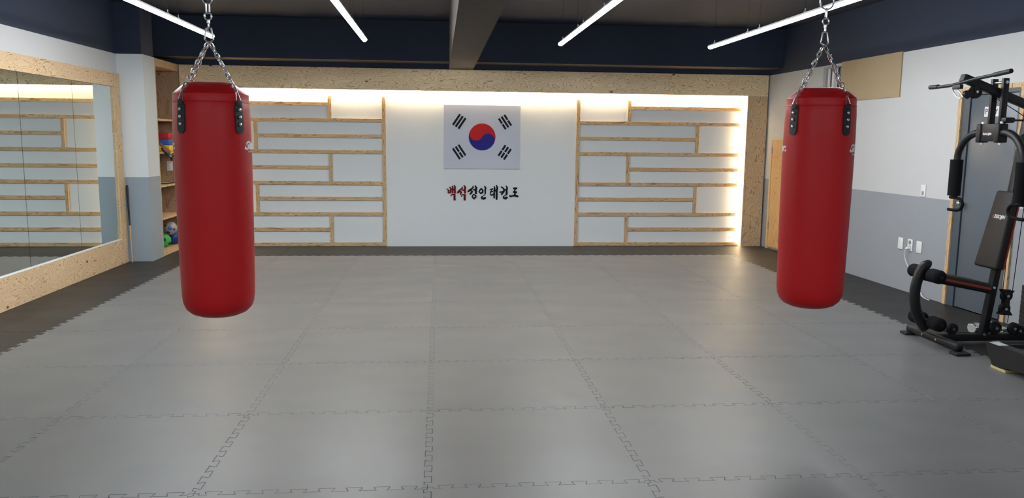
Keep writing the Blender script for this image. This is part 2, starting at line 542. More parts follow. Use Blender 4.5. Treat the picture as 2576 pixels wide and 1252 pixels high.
def outline(x0, y0, left=True, right=True, bottom=True, top=True, xl=None, xr=None, yt=None):
    """unit tile at integer corner (x0, y0); sides flagged False are straight at xl / xr / yt. Relative to (x0, y0)."""
    L0 = 0.0 if left else xl - x0
    out = []
    if bottom:
        for t, h in PROF:
            if t > L0 - 1e-9 or left: out.append((t, h))
        if not left: out = [(L0, h if False else out[0][1])] + out
    else: out += [(L0, 0), (1, 0)]
    R = [(1 + h, t) for t, h in PROF]
    if right: side = R[1:]
    else: side = [(xr[1] - x0, 1.0)]
    if not right:
        out = [p for p in out if p[0] < xr[0] - x0 - 0.002] + [(xr[0] - x0, out[-1][1] if xr[0] - x0 > 0.99 else 0.0)]
        out[-1] = (xr[0] - x0, out[-2][1])
    if yt is not None:
        side = [p for p in side if p[1] < yt - 0.002] + [(side[-1][0] if not right else 1.0, yt)]
        if right: side[-1] = (side[-2][0], yt)
    out += side
    T = [(t, 1 + h) for t, h in PROF][::-1]
    if top:
        if not right:
            xm = xr[1] - x0
            T = [p for p in T if p[0] < xm - 0.002]
            out[-1] = (xm, T[0][1]) if T[0][0] < 0.999 else out[-1]
        else: T = T[1:]
        if not left: T = [p for p in T if p[0] > L0 + 0.002]; T.append((L0, T[-1][1]))
        out += T
    else:
        out.append((L0, yt))
    if left:
        Lf = [(h, t) for t, h in PROF][::-1]
        if yt is not None:
            Lf = [p for p in Lf if p[1] < yt - 0.002]
            out[-1] = (Lf[0][0], yt)
        else: Lf = Lf[1:]
        out += Lf[:-1]
    return out

ORD = ['first', 'second', 'third', 'fourth', 'fifth', 'sixth', 'seventh', 'eighth', 'ninth', 'tenth', 'eleventh']
fulls = []
for g_ in (0.0002, 0.0004, 0.0006, 0.0009):
    fulls.append(tile_mesh('foam_mat_tile', outline(0, 0), gap=g_, ch=0.0005 + g_)); fulls[-1].materials.append(MT['grey'])
def mat_obj(me, x, y, label, group):
    o = bpy.data.objects.new('foam_mat_tile', me)
    COL.objects.link(o); o.location = (x, y, 0)
    return tag(o, label, 'mat', group)
for j in range(10):
    for i in range(7):
        mat_obj(random.choice(fulls), -3 + i, -1 - j, 'grey foam puzzle mat tile, %s row from the back wall, %s from the left' % (ORD[j], ORD[i]),
                'grey interlocking foam mat tiles')
SK = 0.003
for j in range(10):           # left strip, cut straight along the mirror skirting
    y = -1 - j
    if j == 0:
        ol = outline(-4, y, left=False, xl=-3.685)
        # notch around the pillar and cupboard: replace the two straight left corners
        ol = [p for p in ol if not (p[0] < 0.318)]
        ti = max(range(len(ol)), key=lambda k: (ol[k][1] > 0.5 and ol[k][0] < 0.98) * (2 - ol[k][0]))
        bi = min(range(len(ol)), key=lambda k: ol[k][0] + 100 * (ol[k][1] > 0.5))
        top = [p for p in ol if p[1] > 0.95 and p[0] > 0.583]
        bot = [p for p in ol if p[1] < 0.05 and p[0] > 0.318]
        mid = [p for p in ol if p[0] > 0.97 and 0.05 <= p[1] <= 0.95]
        ol = [(0.318, -AMP)] + bot + mid + top + [(0.583, 1 - AMP), (0.583, 0.577), (0.318, 0.577)]
    else:
        ol = outline(-4, y, left=False, xl=-3.685)
    me = tile_mesh('foam_mat_tile', ol); me.materials.append(MT['black'])
    mat_obj(me, -4, y, 'black foam mat tile cut along the mirror skirting, %s from the back corner' % ORD[j], 'black border mat tiles')
for j in range(10):           # right strip, cut along the slightly askew wall
    y = -1 - j
    me = tile_mesh('foam_mat_tile', outline(4, y, right=False, xr=(XR(y) - SK, XR(y + 1) - SK)))
    me.materials.append(MT['black'])
    mat_obj(me, 4, y, 'black foam mat tile along the right wall, %s from the back corner' % ORD[j], 'black border mat tiles')
for i in range(-1, 8):        # back strip
    x = -3 + i
    yt = 0.945 if i < 7 else 0.945
    if i == -1: ol = outline(-4, 0, left=False, xl=-3.417, top=False, yt=0.88)
    elif i == 7: ol = outline(4, 0, right=False, xr=(XR(0) - SK, XR(0.9) - SK), top=False, yt=0.88)
    else: ol = outline(x, 0, top=False, yt=0.905)
    if i in (6,): ol = outline(x, 0, top=False, yt=0.88)
    if i in (0,): ol = outline(x, 0, top=False, yt=0.88)
    me = tile_mesh('foam_mat_tile', ol); me.materials.append(MT['black'])
    mat_obj(me, x, 0, 'black foam mat tile against the back wall, %s from the left corner' % ORD[i + 1], 'black border mat tiles')

# ------------------------------------------------------------------ back wall dressing
YPF = 0.885                                    # face of the plywood surround
t = thing('plywood_surround', 'larch plywood surround framing the white back wall, top band and side posts', 'wall panel', (0.5, YPF, 0))
seams = [-3.415, -2.575, 0.02, 2.29, 4.755]
for a, b in zip(seams, seams[1:]):
    mb = MB(); mb.box((a, YPF, 2.165), (b, YPF + 0.02, 2.459)); put('top_panel', mb, MT['plyX'], t)
for a, b, z1 in ((4.462, 4.755, 2.164), (-3.415, -3.12, 2.164)):
    mb = MB(); mb.box((a, YPF, 0.0), (b, YPF + 0.02, z1)); put('side_post', mb, MT['plyZ'], t)
mb = MB(); mb.box((4.73, YPF + 0.02, 0), (4.755, YB, 2.459)); mb.box((-3.415, YPF + 0.02, 0), (-3.39, YB, 2.459)); mb.box((-3.39, YPF + 0.02, 2.44), (4.73, YB, 2.459))
put('backing_frame', mb, MT['edge'], t)

def led(label, lo, hi):
    mb = MB(); mb.box(lo, hi)
    o = put('led_strip', mb, MT['led']); tag(o, label, 'light', 'warm strips behind the plywood surround')
led('warm led strip glowing behind the top plywood band', (-3.06, YPF + 0.021, 2.172), (4.40, YPF + 0.029, 2.184))
led('warm led strip glowing behind the right plywood post', (4.468, YPF + 0.021, 0.04), (4.480, YPF + 0.029, 2.15))
led('warm led strip glowing behind the left plywood post', (-3.138, YPF + 0.021, 0.04), (-3.126, YPF + 0.029, 2.15))

def lattice(label, x_in, x_out, side, zoff):
    """side=-1: panel left of the flag, x_in its inner upright; +1: mirror image"""
    Y0, Y1 = 0.924, YB - 0.001
    W = 0.049
    zc = [1.974 - 0.2165 * k + zoff for k in range(10)]
    zc[9] = 0.026
    t = thing('batten_lattice', label, 'wall lattice', ((x_in + x_out) / 2, Y0, 0))
    s = side
    def bx(n, xa, xb, za, zb, m):
        mb = MB(); mb.box((min(xa, xb), Y0, za), (max(xa, xb), Y1, zb), bev=0.0012, seg=1); put(n, mb, MT[m], t)
    bx('upright', x_in, x_in + s * W, 0.001, 2.082, 'batZ')
    xi = x_in + s * (W + 0.0005)
    n1 = 0.735 if s > 0 else 0.737            # inner short uprights, outer short uprights (distance from inner edge)
    n2 = 1.74
    us = [x_in + s * n1, x_in + s * n2, x_in + s * n1, x_in + s * n2, x_in + s * n1]
    spans = [(2.082, zc[1] + W / 2), (zc[1] - W / 2, zc[3] + W / 2), (zc[3] - W / 2, zc[5] + W / 2), (zc[5] - W / 2, zc[7] + W / 2), (zc[7] - W / 2, zc[9] + W / 2)]
    for u, (a, b) in zip(us, spans): bx('short_upright', u, u + s * (W - 0.003), b + 0.0006, a - 0.0006, 'batZ')
    e = x_out
    for k in range(10):
        za, zb = zc[k] - W / 2, zc[k] + W / 2
        if k == 9: bx('rail', xi, x_out + s * 0.07, 0.001, zb, 'batX')
        elif k % 2 == 1: bx('rail', xi, e, za, zb, 'batX')
        elif k % 4 == 0: bx('rail', us[k // 2] + s * (W - 0.002), e, za, zb, 'batX')
        else: bx('rail', xi, us[k // 2] - s * 0.0006, za, zb, 'batX')
lattice('staggered pine batten lattice on the white wall left of the flag', -0.686, -3.04, -1, -0.005)
lattice('staggered pine batten lattice on the white wall right of the flag', 1.992, 4.385, 1, 0.0)

# flag panel
t = thing('flag_panel', 'framed south korean flag panel on the white back wall', 'flag', (0.655, YB, 1.098))
YFp = YB - 0.022
mb = MB(); mb.box((0.115, YFp, 1.098), (1.195, YB - 0.0005, 1.985), bev=0.002, seg=1); put('board', mb, MT['flagwhite'], t)
cx, cz, R = 0.6545, 1.5435, 0.188
def arcpts(x, z, r, a0, a1, n): return [(x + r * math.cos(a0 + (a1 - a0) * i / n), z + r * math.sin(a0 + (a1 - a0) * i / n)) for i in range(n + 1)]
A = math.radians(152)                          # direction from the centre to the left end of the dividing curve
ca, sa = math.cos(A), math.sin(A)
lc = (cx + R / 2 * ca, cz + R / 2 * sa); rc = (cx - R / 2 * ca, cz - R / 2 * sa)
U, V = (1, 0, 0), (0, 0, 1)
red = arcpts(cx, cz, R, A - PI, A, 48)[::1]                      # upper outer arc, right end to left end
red += arcpts(lc[0], lc[1], R / 2, A, A + PI, 24)[1:]            # dips below the axis on the left
red += arcpts(rc[0], rc[1], R / 2, A, A - PI, 24)[1:-1]          # rises above it on the right
blue = arcpts(cx, cz, R, A, A + PI, 48)
blue += arcpts(rc[0], rc[1], R / 2, A - PI, A, 24)[1:]
blue += arcpts(lc[0], lc[1], R / 2, A + PI, A, 24)[1:-1]
mb = MB(); mb.prism(red, (0, YFp, 0), U, V, 0.0012); put('red_half', mb, MT['flagred'], t)
mb = MB(); mb.prism(blue, (0, YFp, 0), U, V, 0.0012); put('blue_half', mb, MT['flagblue'], t)
def trigram(ox, oz, slope, rows):
    d = Vector((math.cos(slope), math.sin(slope))); nrm = Vector((d.y, -d.x))
    if nrm.x < 0: nrm = -nrm
    mb = MB()
    for k, solid in enumerate(rows):
        c = Vector((ox, oz)) + nrm * (k - 1) * 0.0465
        segs = [(-0.089, 0.089)] if solid else [(-0.089, -0.0065), (0.0065, 0.089)]
        for a, b in segs:
            q = [c + d * a - nrm * 0.0145, c + d * b - nrm * 0.0145, c + d * b + nrm * 0.0145, c + d * a + nrm * 0.0145]
            mb.prism([(p.x, p.y) for p in q], (0, YFp, 0), U, V, 0.0012)
    put('trigram', mb, MT['flagblack'], t)
dx, dz = 0.3206, 0.2115
trigram(cx - dx, cz + dz, math.radians(56), (1, 1, 1))
trigram(cx + dx, cz + dz, math.radians(-56), (0, 1, 0))
trigram(cx - dx, cz - dz, math.radians(-56), (1, 0, 1))
trigram(cx + dx, cz - dz, math.radians(56), (0, 0, 0))

# brush lettering
LET = [
 ('r', [[(265,282,16),(280,300,24),(308,315,26),(312,345,28),(308,402,28)], [(347,243,24),(368,262,34),(385,285,36),(376,340,38),(370,402,36)],
        [(305,352,14),(378,335,16)], [(306,403,26),(374,405,28)],
        [(420,210,22),(436,240,34),(428,300,34),(430,400,36)], [(475,188,26),(498,235,42),(492,300,44),(500,400,46)], [(430,315,40),(492,298,40)],
        [(384,492,22),(400,460,26),(440,443,26),(488,455,46),(484,520,50),(486,592,52)]]),
 ('r', [[(700,238,26),(704,266,34),(660,305,38),(612,350,50),(585,385,48),(578,402,36)], [(630,362,44),(670,385,50),(655,440,34)],
        [(708,322,30),(760,328,40)], [(752,195,32),(784,245,48),(776,300,44),(780,400,50)],
        [(680,498,24),(696,462,26),(742,450,26),(778,462,42),(768,530,48),(770,590,52)]]),
 ('b', [[(1000,218,28),(1010,246,34),(960,288,42),(905,328,50),(868,362,40)], [(940,330,40),(982,360,40),(960,400,42),(928,432,44)],
        [(1020,308,34),(1080,322,44)], [(1064,200,32),(1096,250,44),(1084,330,48),(1086,412,52)],
        [(1025,444,26),(1082,478,34),(1086,515,34),(1036,566,38),(982,512,34),(1000,466,26),(1025,444,26)]]),
 ('b', [[(1235,275,28),(1282,330,38),(1276,385,40),(1228,420,32),(1174,366,30),(1200,318,34),(1235,275,28)],
        [(1334,216,34),(1360,258,42),(1346,330,40),(1352,400,36),(1340,450,20),(1285,490,14),(1245,515,30),(1250,545,44),(1300,568,56),(1345,545,52)]]),
 ('b', [[(1496,306,30),(1556,286,32)], [(1494,378,28),(1556,358,32)], [(1545,300,14),(1498,372,16)], [(1498,385,16),(1500,440,26),(1528,468,32),(1600,425,34)],
        [(1606,226,30),(1612,270,40),(1602,340,36),(1602,535,38)], [(1664,182,26),(1690,245,46),(1672,340,46),(1672,575,48)], [(1605,340,44),(1672,325,44)]]),
 ('b', [[(1804,228,30),(1842,250,34),(1882,305,38),(1880,345,42),(1815,440,38)], [(1766,376,36),(1820,372,32),(1880,345,40)],
        [(1912,308,34),(1958,325,44)], [(1942,190,18),(1968,248,42),(1956,330,44),(1955,425,50),(1930,462,18),(1885,488,18),(1864,515,34),(1885,548,46),(1930,560,54),(1962,528,50)]]),
 ('b', [[(2158,266,40),(2230,264,50)], [(2205,290,34),(2168,345,24)], [(2160,372,46),(2226,376,52)], [(2190,385,40),(2190,470,44)],
        [(2044,484,36),(2078,496,44),(2130,478,36),(2190,476,44),(2260,492,56)]]),
]
t = thing('wall_lettering', 'korean brush lettering in maroon and black cut-out characters below the flag', 'sign', (0.665, YB, 0.65))
def lx(x): return 0.156 + (x - 260) * 0.000503
def lz(y): return 0.872 - (y - 172) * 0.000497
for colr, strokes in LET:
    mb = MB(); nseg = 0
    for st in strokes:
        pts = [(Vector((lx(x), lz(y))), w_ * 0.00028) for x, y, w_ in st]
        for (a, ra), (b, rb) in zip(pts, pts[1:]):
            d = b - a
            if d.length < 1e-6: continue
            d.normalize(); nn = Vector((-d.y, d.x))
            base = math.atan2(nn.y, nn.x)
            poly = [(a.x + ra * math.cos(base + PI * i / 8), a.y + ra * math.sin(base + PI * i / 8)) for i in range(9)]
            poly += [(b.x + rb * math.cos(base + PI + PI * i / 8), b.y + rb * math.sin(base + PI + PI * i / 8)) for i in range(9)]
            mb.prism(poly, (0, YB - 0.0005, 0), U, V, 0.011 + 0.00012 * nseg); nseg += 1
    o = put('character', mb, MT['letterred' if colr == 'r' else 'letterblack'], t)
    o['label'] = 'maroon character' if colr == 'r' else 'black character'

# ------------------------------------------------------------------ mirror on the left wall
t = thing('wall_mirror', 'large wall mirror in a plywood frame on the left wall', 'mirror', (XL, -4.0, 0))
MF = -3.69
y_out, y_in = -0.440, -0.615
YM = -8.2
mb = MB(); mb.box((XL + 0.001, YM, 0.0), (MF, y_out - 0.01, 0.292)); put('bottom_board', mb, MT['plyY'], t)
mb = MB(); mb.box((XL + 0.001, YM, 2.073), (MF, y_in - 0.002, 2.228)); put('top_board', mb, MT['plyY'], t)
mb = MB(); mb.box((XL + 0.001, y_in, 0.293), (MF, y_out, 2.228))
put('side_board', mb, MT['plyZ'], t)
mb = MB(); mb.box((XL + 0.001, YM, 0.292), (MF - 0.001, y_in - 0.002, 0.298)); put('ledge', mb, MT['whiteplastic'], t)
py = [-0.617, -1.64, -2.71, -3.78, -4.85, -5.92, -6.99, YM]
mb = MB(); mb.box((XL + 0.0005, YM, 0.293), (XL + 0.002, -0.617, 2.073)); put('backing', mb, MT['seam'], t)
for k, (a, b) in enumerate(zip(py, py[1:])):
    mb = MB(); mb.box((XL + 0.004, b + 0.0035, 0.296), (XL + 0.009, a - 0.0035, 2.072)); o = put('glass_pane', mb, MT['mirror'], t)

# ------------------------------------------------------------------ plywood cupboard niche by the pillar
SX0, SX1 = XL + 0.002, -3.42
t = thing('shelf_unit', 'tall narrow open plywood shelf unit between the pillar and the back wall', 'shelf', (-3.57, 0.43, 0))
mb = MB(); mb.box((SX0, -0.022, 0), (SX1, -0.004, 2.458)); put('side_panel', mb, MT['plyZ'], t)
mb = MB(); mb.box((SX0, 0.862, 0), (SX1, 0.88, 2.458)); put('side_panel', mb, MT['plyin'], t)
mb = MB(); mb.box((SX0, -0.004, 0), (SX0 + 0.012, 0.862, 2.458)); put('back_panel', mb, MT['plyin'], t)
mb = MB(); mb.box((SX1 - 0.018, -0.0035, 2.365), (SX1, 0.8615, 2.458)); put('top_rail', mb, MT['plyY'], t)
mb = MB(); mb.box((SX0 + 0.0125, -0.0035, 2.366), (SX1 - 0.0185, 0.8615, 2.384)); put('shelf_board', mb, MT['plyY'], t)
shelf_z = (1.725, 1.315, 0.893, 0.483, 0.062)
for z in shelf_z:
    mb = MB(); mb.box((SX0 + 0.0125, -0.0035, z - (0.024 if z > 0.1 else 0.060)), (SX1 - 0.001, 0.8615, z)); put('shelf_board', mb, MT['plyY'], t)

# things on the shelves
for k, (c, m_) in enumerate((('yellow', 'pinyellow'), ('blue', 'pinblue'), ('red', 'pinred'))):
    z = 1.3155 + k * 0.0775
    bl = thing('kick_pad', '%s foam block, %s of the stack on the plywood shelf' % (c, ('bottom', 'middle', 'top')[k]), 'foam block', (-3.58, 0.60, z), 'stacked coloured blocks')
    mb = MB(); mb.box((-3.70, 0.50, z), (-3.458, 0.80, z + 0.0765), bev=0.01, seg=3); put('body', mb, MT[m_], bl)
    mb = MB(); mb.box((-3.701, 0.499, z + 0.036), (-3.457, 0.801, z + 0.0385)); put('seam', mb, MT[m_], bl)
t = thing('folded_strap', 'brown woven strap draped over the shelf edge in front of the coloured blocks', 'strap', (-3.44, 0.25, 1.30))
mb = MB()
for k in range(14):
    a = k / 13
    p = Vector((-3.412, 0.03 + 0.33 * a, 1.405 - 0.095 * a))
    mb.box((-0.006, -0.016, -0.022), (0.006, 0.016, 0.022), bev=0.004, seg=1, rot=Euler((-0.28, 0, 0)).to_matrix(), at=p + Vector((0, 0, 0.003 * math.sin(k * 2))))
put('woven_band', mb, MT['brownstrap'], t)
mb = MB()
mb.tube([(-3.408, 0.05, 1.36), (-3.41, 0.15, 1.315), (-3.408, 0.28, 1.275), (-3.41, 0.40, 1.262), (-3.412, 0.52, 1.24)], [0.012, 0.022, 0.03, 0.022, 0.016], 10, squash=0.5)
mb.tube([(-3.41, 0.36, 1.27), (-3.406, 0.39, 1.225), (-3.408, 0.41, 1.19)], [0.02, 0.014, 0.004], 8)
put('black_loop', mb, MT['blackwebbing'], t)
mb = MB(); mb.tube([(-3.398, 0.24, 1.285), (-3.392, 0.30, 1.262), (-3.394, 0.34, 1.25)], 0.007, 8); mb.tube([(-3.392, 0.33, 1.285), (-3.39, 0.37, 1.279)], 0.006, 8)
put('buckle', mb, MT['whiteplastic'], t)
t = thing('tablet', 'thin dark tablet lying on the waist-high plywood shelf', 'tablet', (-3.55, 0.5, 0.8935))
mb = MB(); mb.box((-3.67, 0.34, 0.8935), (-3.45, 0.66, 0.905), bev=0.004); put('body', mb, MT['rubber'], t)
mb = MB(); mb.box((-3.66, 0.36, 0.9052), (-3.46, 0.64, 0.9062)); put('screen', mb, MT['greyplastic'], t)
t = thing('wall_switch', 'white light switch on the inner side of the plywood shelf unit', 'switch', (-3.58, 0.862, 1.11))
mb = MB(); mb.box((-3.622, 0.852, 1.045), (-3.542, 0.8615, 1.175), bev=0.004); put('plate', mb, MT['whiteplastic'], t)
mb = MB(); mb.box((-3.605, 0.846, 1.07), (-3.560, 0.852, 1.150), bev=0.002); put('rocker', mb, MT['printwhite'], t)

def sphere_patch(mb, P, a, sides):
    """pentagon (or disc) laid on a sphere in rings so that it follows the curve"""
    n = 30
    def rad(t):
        if not sides: return a
        k = (t + PI / sides) % (2 * PI / sides) - PI / sides
        return a * math.cos(PI / sides) / math.cos(k)
    prev = mb.bm.verts.new(P(0, 0)); ring = None
    for m in range(1, 6):
        cur = [mb.bm.verts.new(P(rad(2 * PI * i / n) * m / 5 * math.cos(2 * PI * i / n + 0.9), rad(2 * PI * i / n) * m / 5 * math.sin(2 * PI * i / n + 0.9))) for i in range(n)]
        for i in range(n):
            j = (i + 1) % n
            mb.bm.faces.new((prev, cur[i], cur[j]) if ring is None else (ring[i], cur[i], cur[j], ring[j]))
        ring = cur

def ball(name, label, c, r, m, mark=None, marks=()):
    t = thing(name, label, 'ball', (c[0], c[1], c[2] - r))
    mb = MB(); mb.sphere(c, r); put('skin', mb, MT[m], t)
    if mark:
        for d, a in marks:
            d = Vector(d).normalized(); x = d.cross(Vector((0, 0, 1))).normalized(); y = x.cross(d)
            mb = MB()
            def P(u, v): return Vector(c) + (d + x * u + y * v).normalized() * (r * 1.006)
            sphere_patch(mb, P, a, 5 if mark[1] == 'pent' else 0)
            put('patch', mb, MT[mark[0]], t)
    return t
ball('soccer_ball', 'green ball with a dark pentagon on the bottom shelf', (-3.552, 0.40, 0.062 + 0.088), 0.088, 'ballgreen', ('rubber', 'pent'),
     [((0.35, -1, 0.25), 0.33), ((1, -0.3, -0.5), 0.3)])
ball('rubber_ball', 'shiny blue ball on the bottom shelf', (-3.522, 0.70, 0.0625 + 0.100), 0.100, 'ballblue')
ball('soccer_ball', 'white ball with blue and maroon patches resting behind the green and blue balls', (-3.518, 0.553, 0.294), 0.090, 'ballwhite', ('ballmaroon', 'pent'),
     [((0.9, -0.7, -0.1), 0.22), ((0.0, -1, -0.65), 0.30), ((-0.5, -1, 0.6), 0.22)])
for o in [o for o in COL.objects if o.get('label', '').startswith('white ball with')]:
    mb = MB(); c = Vector((-3.518, 0.553, 0.294)); d = Vector((0.35, -1, 0.12)).normalized(); x = d.cross(Vector((0, 0, 1))).normalized(); y = x.cross(d)
    sphere_patch(mb, lambda u, v: c + (d + x * u + y * v).normalized() * 0.0907, 0.34, 0)
    put('blue_patch', mb, MT['pinblue'], o)

# billiard-style stick leaning in the corner
t = thing('wooden_staff', 'two-tone wooden stick with a black upper half leaning beside the mirror', 'stick', (-3.625, -0.52, 0))
b0, b1 = Vector((-3.622, -0.525, 0.003)), Vector((-3.668, -0.437, 0.925))
mb = MB(); mb.tube([b0, b0.lerp(b1, 0.48)], [0.006, 0.0085], 12); put('shaft', mb, MT['cuewood'], t)
mb = MB(); mb.tube([b0.lerp(b1, 0.4805), b0.lerp(b1, 0.96), b1], [0.0095, 0.0125, 0.009], 12); put('grip', mb, MT['blackwebbing'], t)

# ------------------------------------------------------------------ ceiling tube lights
TZ = 2.52
tube0 = None
runs = [(-2.25, 'far left'), (-0.715, 'centre-left'), (1.337, 'centre-right'), (2.965, 'far right')]
def tube_light(x, y1, label):
    t = thing('tube_light', label, 'light', (x, y1 - 0.6, TZ), 'suspended tube lights')
    mb = MB()
    prof = []
    n = 12
    sec = [(0.026 * math.cos(PI + PI * i / n), 0.022 * math.sin(PI + PI * i / n)) for i in range(n + 1)]
    a = [mb.bm.verts.new((x + p, y1 - 0.004, TZ + 0.006 + q)) for p, q in sec]
    b = [mb.bm.verts.new((x + p, y1 - 1.198, TZ + 0.006 + q)) for p, q in sec]
    for i in range(n): mb.bm.faces.new((a[i], a[i + 1], b[i + 1], b[i])).smooth = True
    mb.bm.faces.new(a); mb.bm.faces.new(b); mb.bm.faces.new((a[0], a[-1], b[-1], b[0]))
    put('diffuser', mb, MT['tube'], t)
    mb = MB(); mb.box((x - 0.027, y1 - 1.199, TZ + 0.0065), (x + 0.027, y1 - 0.001, TZ + 0.024), bev=0.003, seg=1)
    put('housing', mb, MT['whiteplastic'], t)
    for yy in (y1 - 0.14, y1 - 1.06):
        mb = MB(); mb.box((x - 0.012, yy - 0.012, TZ + 0.0235), (x + 0.012, yy + 0.012, TZ + 0.036), bev=0.002, seg=1)
        mb.cyl((x, yy, TZ + 0.034), (x, yy, TZ + 0.062), 0.005, 10)
        c = put('clip', mb, MT['steel'], t)
        mb = MB(); mb.cyl((x, yy, TZ + 0.06), (x, yy, ZC), 0.0016, 6); put('wire', mb, MT['wire'], c)
    return t
for x, nm in runs:
    for k in (0, 1, 2, 6, 7):
        tube_light(x, -1.78 - 1.2 * k, 'bright white tube light, %s from the back end of the %s run' % (ORD[k], nm))

# ------------------------------------------------------------------ right wall
def rp(y, z, off=0.0): return Vector((XR(y) - off, y, z))
ry = (rp(-1, 0) - rp(0, 0)).normalized()          # along the wall towards the camera
rn = Vector((-1, -RS, 0)).normalized()            # into the room
def rbox(mb, ya, yb, za, zb, d0, d1, bev=0.0):
    """box on the right wall: from ya to yb along it, d0..d1 off its face"""
    L = abs(yb - ya) * math.sqrt(1 + RS * RS); ym = (ya + yb) / 2
    rot = Matrix((ry, rn, Vector((0, 0, 1)))).transposed()
    at = rp(ym, (za + zb) / 2) + rn * ((d0 + d1) / 2)
    mb.box((-L / 2, -abs(d1 - d0) / 2, -(zb - za) / 2), (L / 2, abs(d1 - d0) / 2, (zb - za) / 2), bev=bev, rot=rot, at=at)
    return mb

mb = MB(); rbox(mb, -2.275, -1.075, 2.003, 2.468, 0.001, 0.016, 0.001)
tag(put('window_board', mb, MT['tan']), 'plain tan board screwed over the high window on the right wall', 'board')
# high window
mb = MB()
rbox(mb, -0.70, -0.632, wz0, wz1, -0.15, 0.004)
rbox(mb, -2.198, -2.14, wz0, wz1, -0.15, 0.0)
rbox(mb, -2.14, -0.70, wz1 - 0.02, wz1 - 0.001, -0.15, 0.004)
rbox(mb, -2.14, -0.70, wz0 + 0.001, wz0 + 0.03, -0.15, 0.004)
wo = put('window_1', mb, simple('grey_window_jamb', (0.36, 0.36, 0.35), 0.5)); wo['kind'] = 'structure'
mb = MB(); rbox(mb, -0.80, -0.75, wz0 + 0.03, wz1 - 0.02, -0.06, -0.03); put('brown_frame', mb, MT['brownframe'], wo)
mb = MB(); rbox(mb, -0.745, -0.705, wz0 + 0.03, wz1 - 0.02, -0.08, -0.02); rbox(mb, -0.85, -0.805, wz0 + 0.03, wz1 - 0.02, -0.07, -0.02); put('white_frame', mb, MT['whiteplastic'], wo)
mb = MB(); rbox(mb, -2.14, -0.70, wz0 + 0.03, wz1 - 0.02, -0.12, -0.11); put('window_pane', mb, MT['glass'], wo)
mb = MB(); mb.tube([rp(-1.045, 2.345, 0.0) + rn * -0.012, rp(-1.060, 2.30) + rn * -0.010, rp(-1.062, 2.20) + rn * -0.010, rp(-1.045, 2.13) + rn * -0.012], 0.007, 8); put('window_handle', mb, MT['rubber'], wo)
# small wooden hatch door
t = thing('cupboard_door', 'small honey pine cupboard door low on the right wall behind the right punching bag', 'cupboard door', rp(0.4, 0))
mb = MB(); rbox(mb, 0.075, 0.70, 1.535, 1.57, 0.001, 0.03); rbox(mb, 0.655, 0.70, 0.0, 1.534, 0.001, 0.03); put('frame', mb, MT['edge'], t)
mb = MB(); rbox(mb, 0.08, 0.652, 0.03, 1.532, 0.002, 0.022); put('leaf', mb, MT['hatch'], t)
for z in (1.40, 0.33):
    mb = MB(); rbox(mb, 0.640, 0.668, z - 0.05, z + 0.05, 0.022, 0.032, 0.002); put('hinge', mb, MT['greyplastic'], t)
# switch and sockets
t = thing('wall_switch', 'white wall switch above the blue-grey paint line beside the metal door', 'switch', rp(-2.79, 0.99))
mb = MB(); rbox(mb, -2.830, -2.754, 0.995, 1.115, 0.001, 0.010, 0.003); put('plate', mb, MT['whiteplastic'], t)
mb = MB(); rbox(mb, -2.806, -2.778, 1.012, 1.050, 0.010, 0.014, 0.001); put('rocker', mb, MT['greyplastic'], t)
for ya, yb, lab in ((-2.529, -2.445, 'left'), (-2.842, -2.758, 'right')):
    t = thing('blank_plate', 'white blank wall plate, %s of the power socket' % lab, 'wall plate', rp((ya + yb) / 2, 0.425), 'white blank wall plates')
    mb = MB(); rbox(mb, ya, yb, 0.425, 0.546, 0.001, 0.011, 0.004); put('plate', mb, MT['whiteplastic'], t)
t = thing('power_socket', 'white double power socket between two blank plates on the right wall', 'socket', rp(-2.65, 0.425))
mb = MB(); rbox(mb, -2.692, -2.612, 0.427, 0.548, 0.001, 0.011, 0.003); put('plate', mb, MT['whiteplastic'], t)
for z in (0.515, 0.460):
    p = rp(-2.652, z) + rn * 0.0115
    mb = MB(); mb.tube([p, p + rn * 0.002], 0.022, 20); c = put('outlet', mb, MT['greyplastic'], t)
    for q in (-0.008, 0.008):
        mb = MB(); pp = p + ry * q + rn * 0.0025; mb.tube([pp, pp + rn * 0.001], 0.003, 8); put('pin_hole', mb, MT['rubber'], c)
t = thing('power_cable', 'white power cable hanging from the wall socket to the floor', 'cable', rp(-2.65, 0.0))
p = rp(-2.655, 0.455) + rn * 0.014
mb = MB(); mb.tube([p, p + rn * 0.03, p + rn * 0.04 + Vector((0, 0, -0.01))], [0.017, 0.016, 0.010], 14); put('plug', mb, MT['whiteplastic'], t)
pts = [(-2.645, 0.44, 0.05), (-2.625, 0.40, 0.045), (-2.622, 0.34, 0.03), (-2.655, 0.28, 0.02), (-2.72, 0.20, 0.02), (-2.80, 0.12, 0.02), (-2.90, 0.04, 0.02), (-2.96, 0.005, 0.03), (-3.10, 0.004, 0.06)]
mb = MB()
P0 = [rp(y, z) + rn * d for y, z, d in pts]
sm = []
for i in range(len(P0) - 1):
    a, b, c, d = P0[max(i - 1, 0)], P0[i], P0[i + 1], P0[min(i + 2, len(P0) - 1)]
    for k in range(4):
        q = k / 4
        sm.append(0.5 * ((2 * b) + (c - a) * q + (2 * a - 5 * b + 4 * c - d) * q * q + (3 * b - a - 3 * c + d) * q ** 3))
sm.append(P0[-1])
mb.tube(sm, 0.0045, 8); put('cord', mb, MT['whiteplastic'], t)

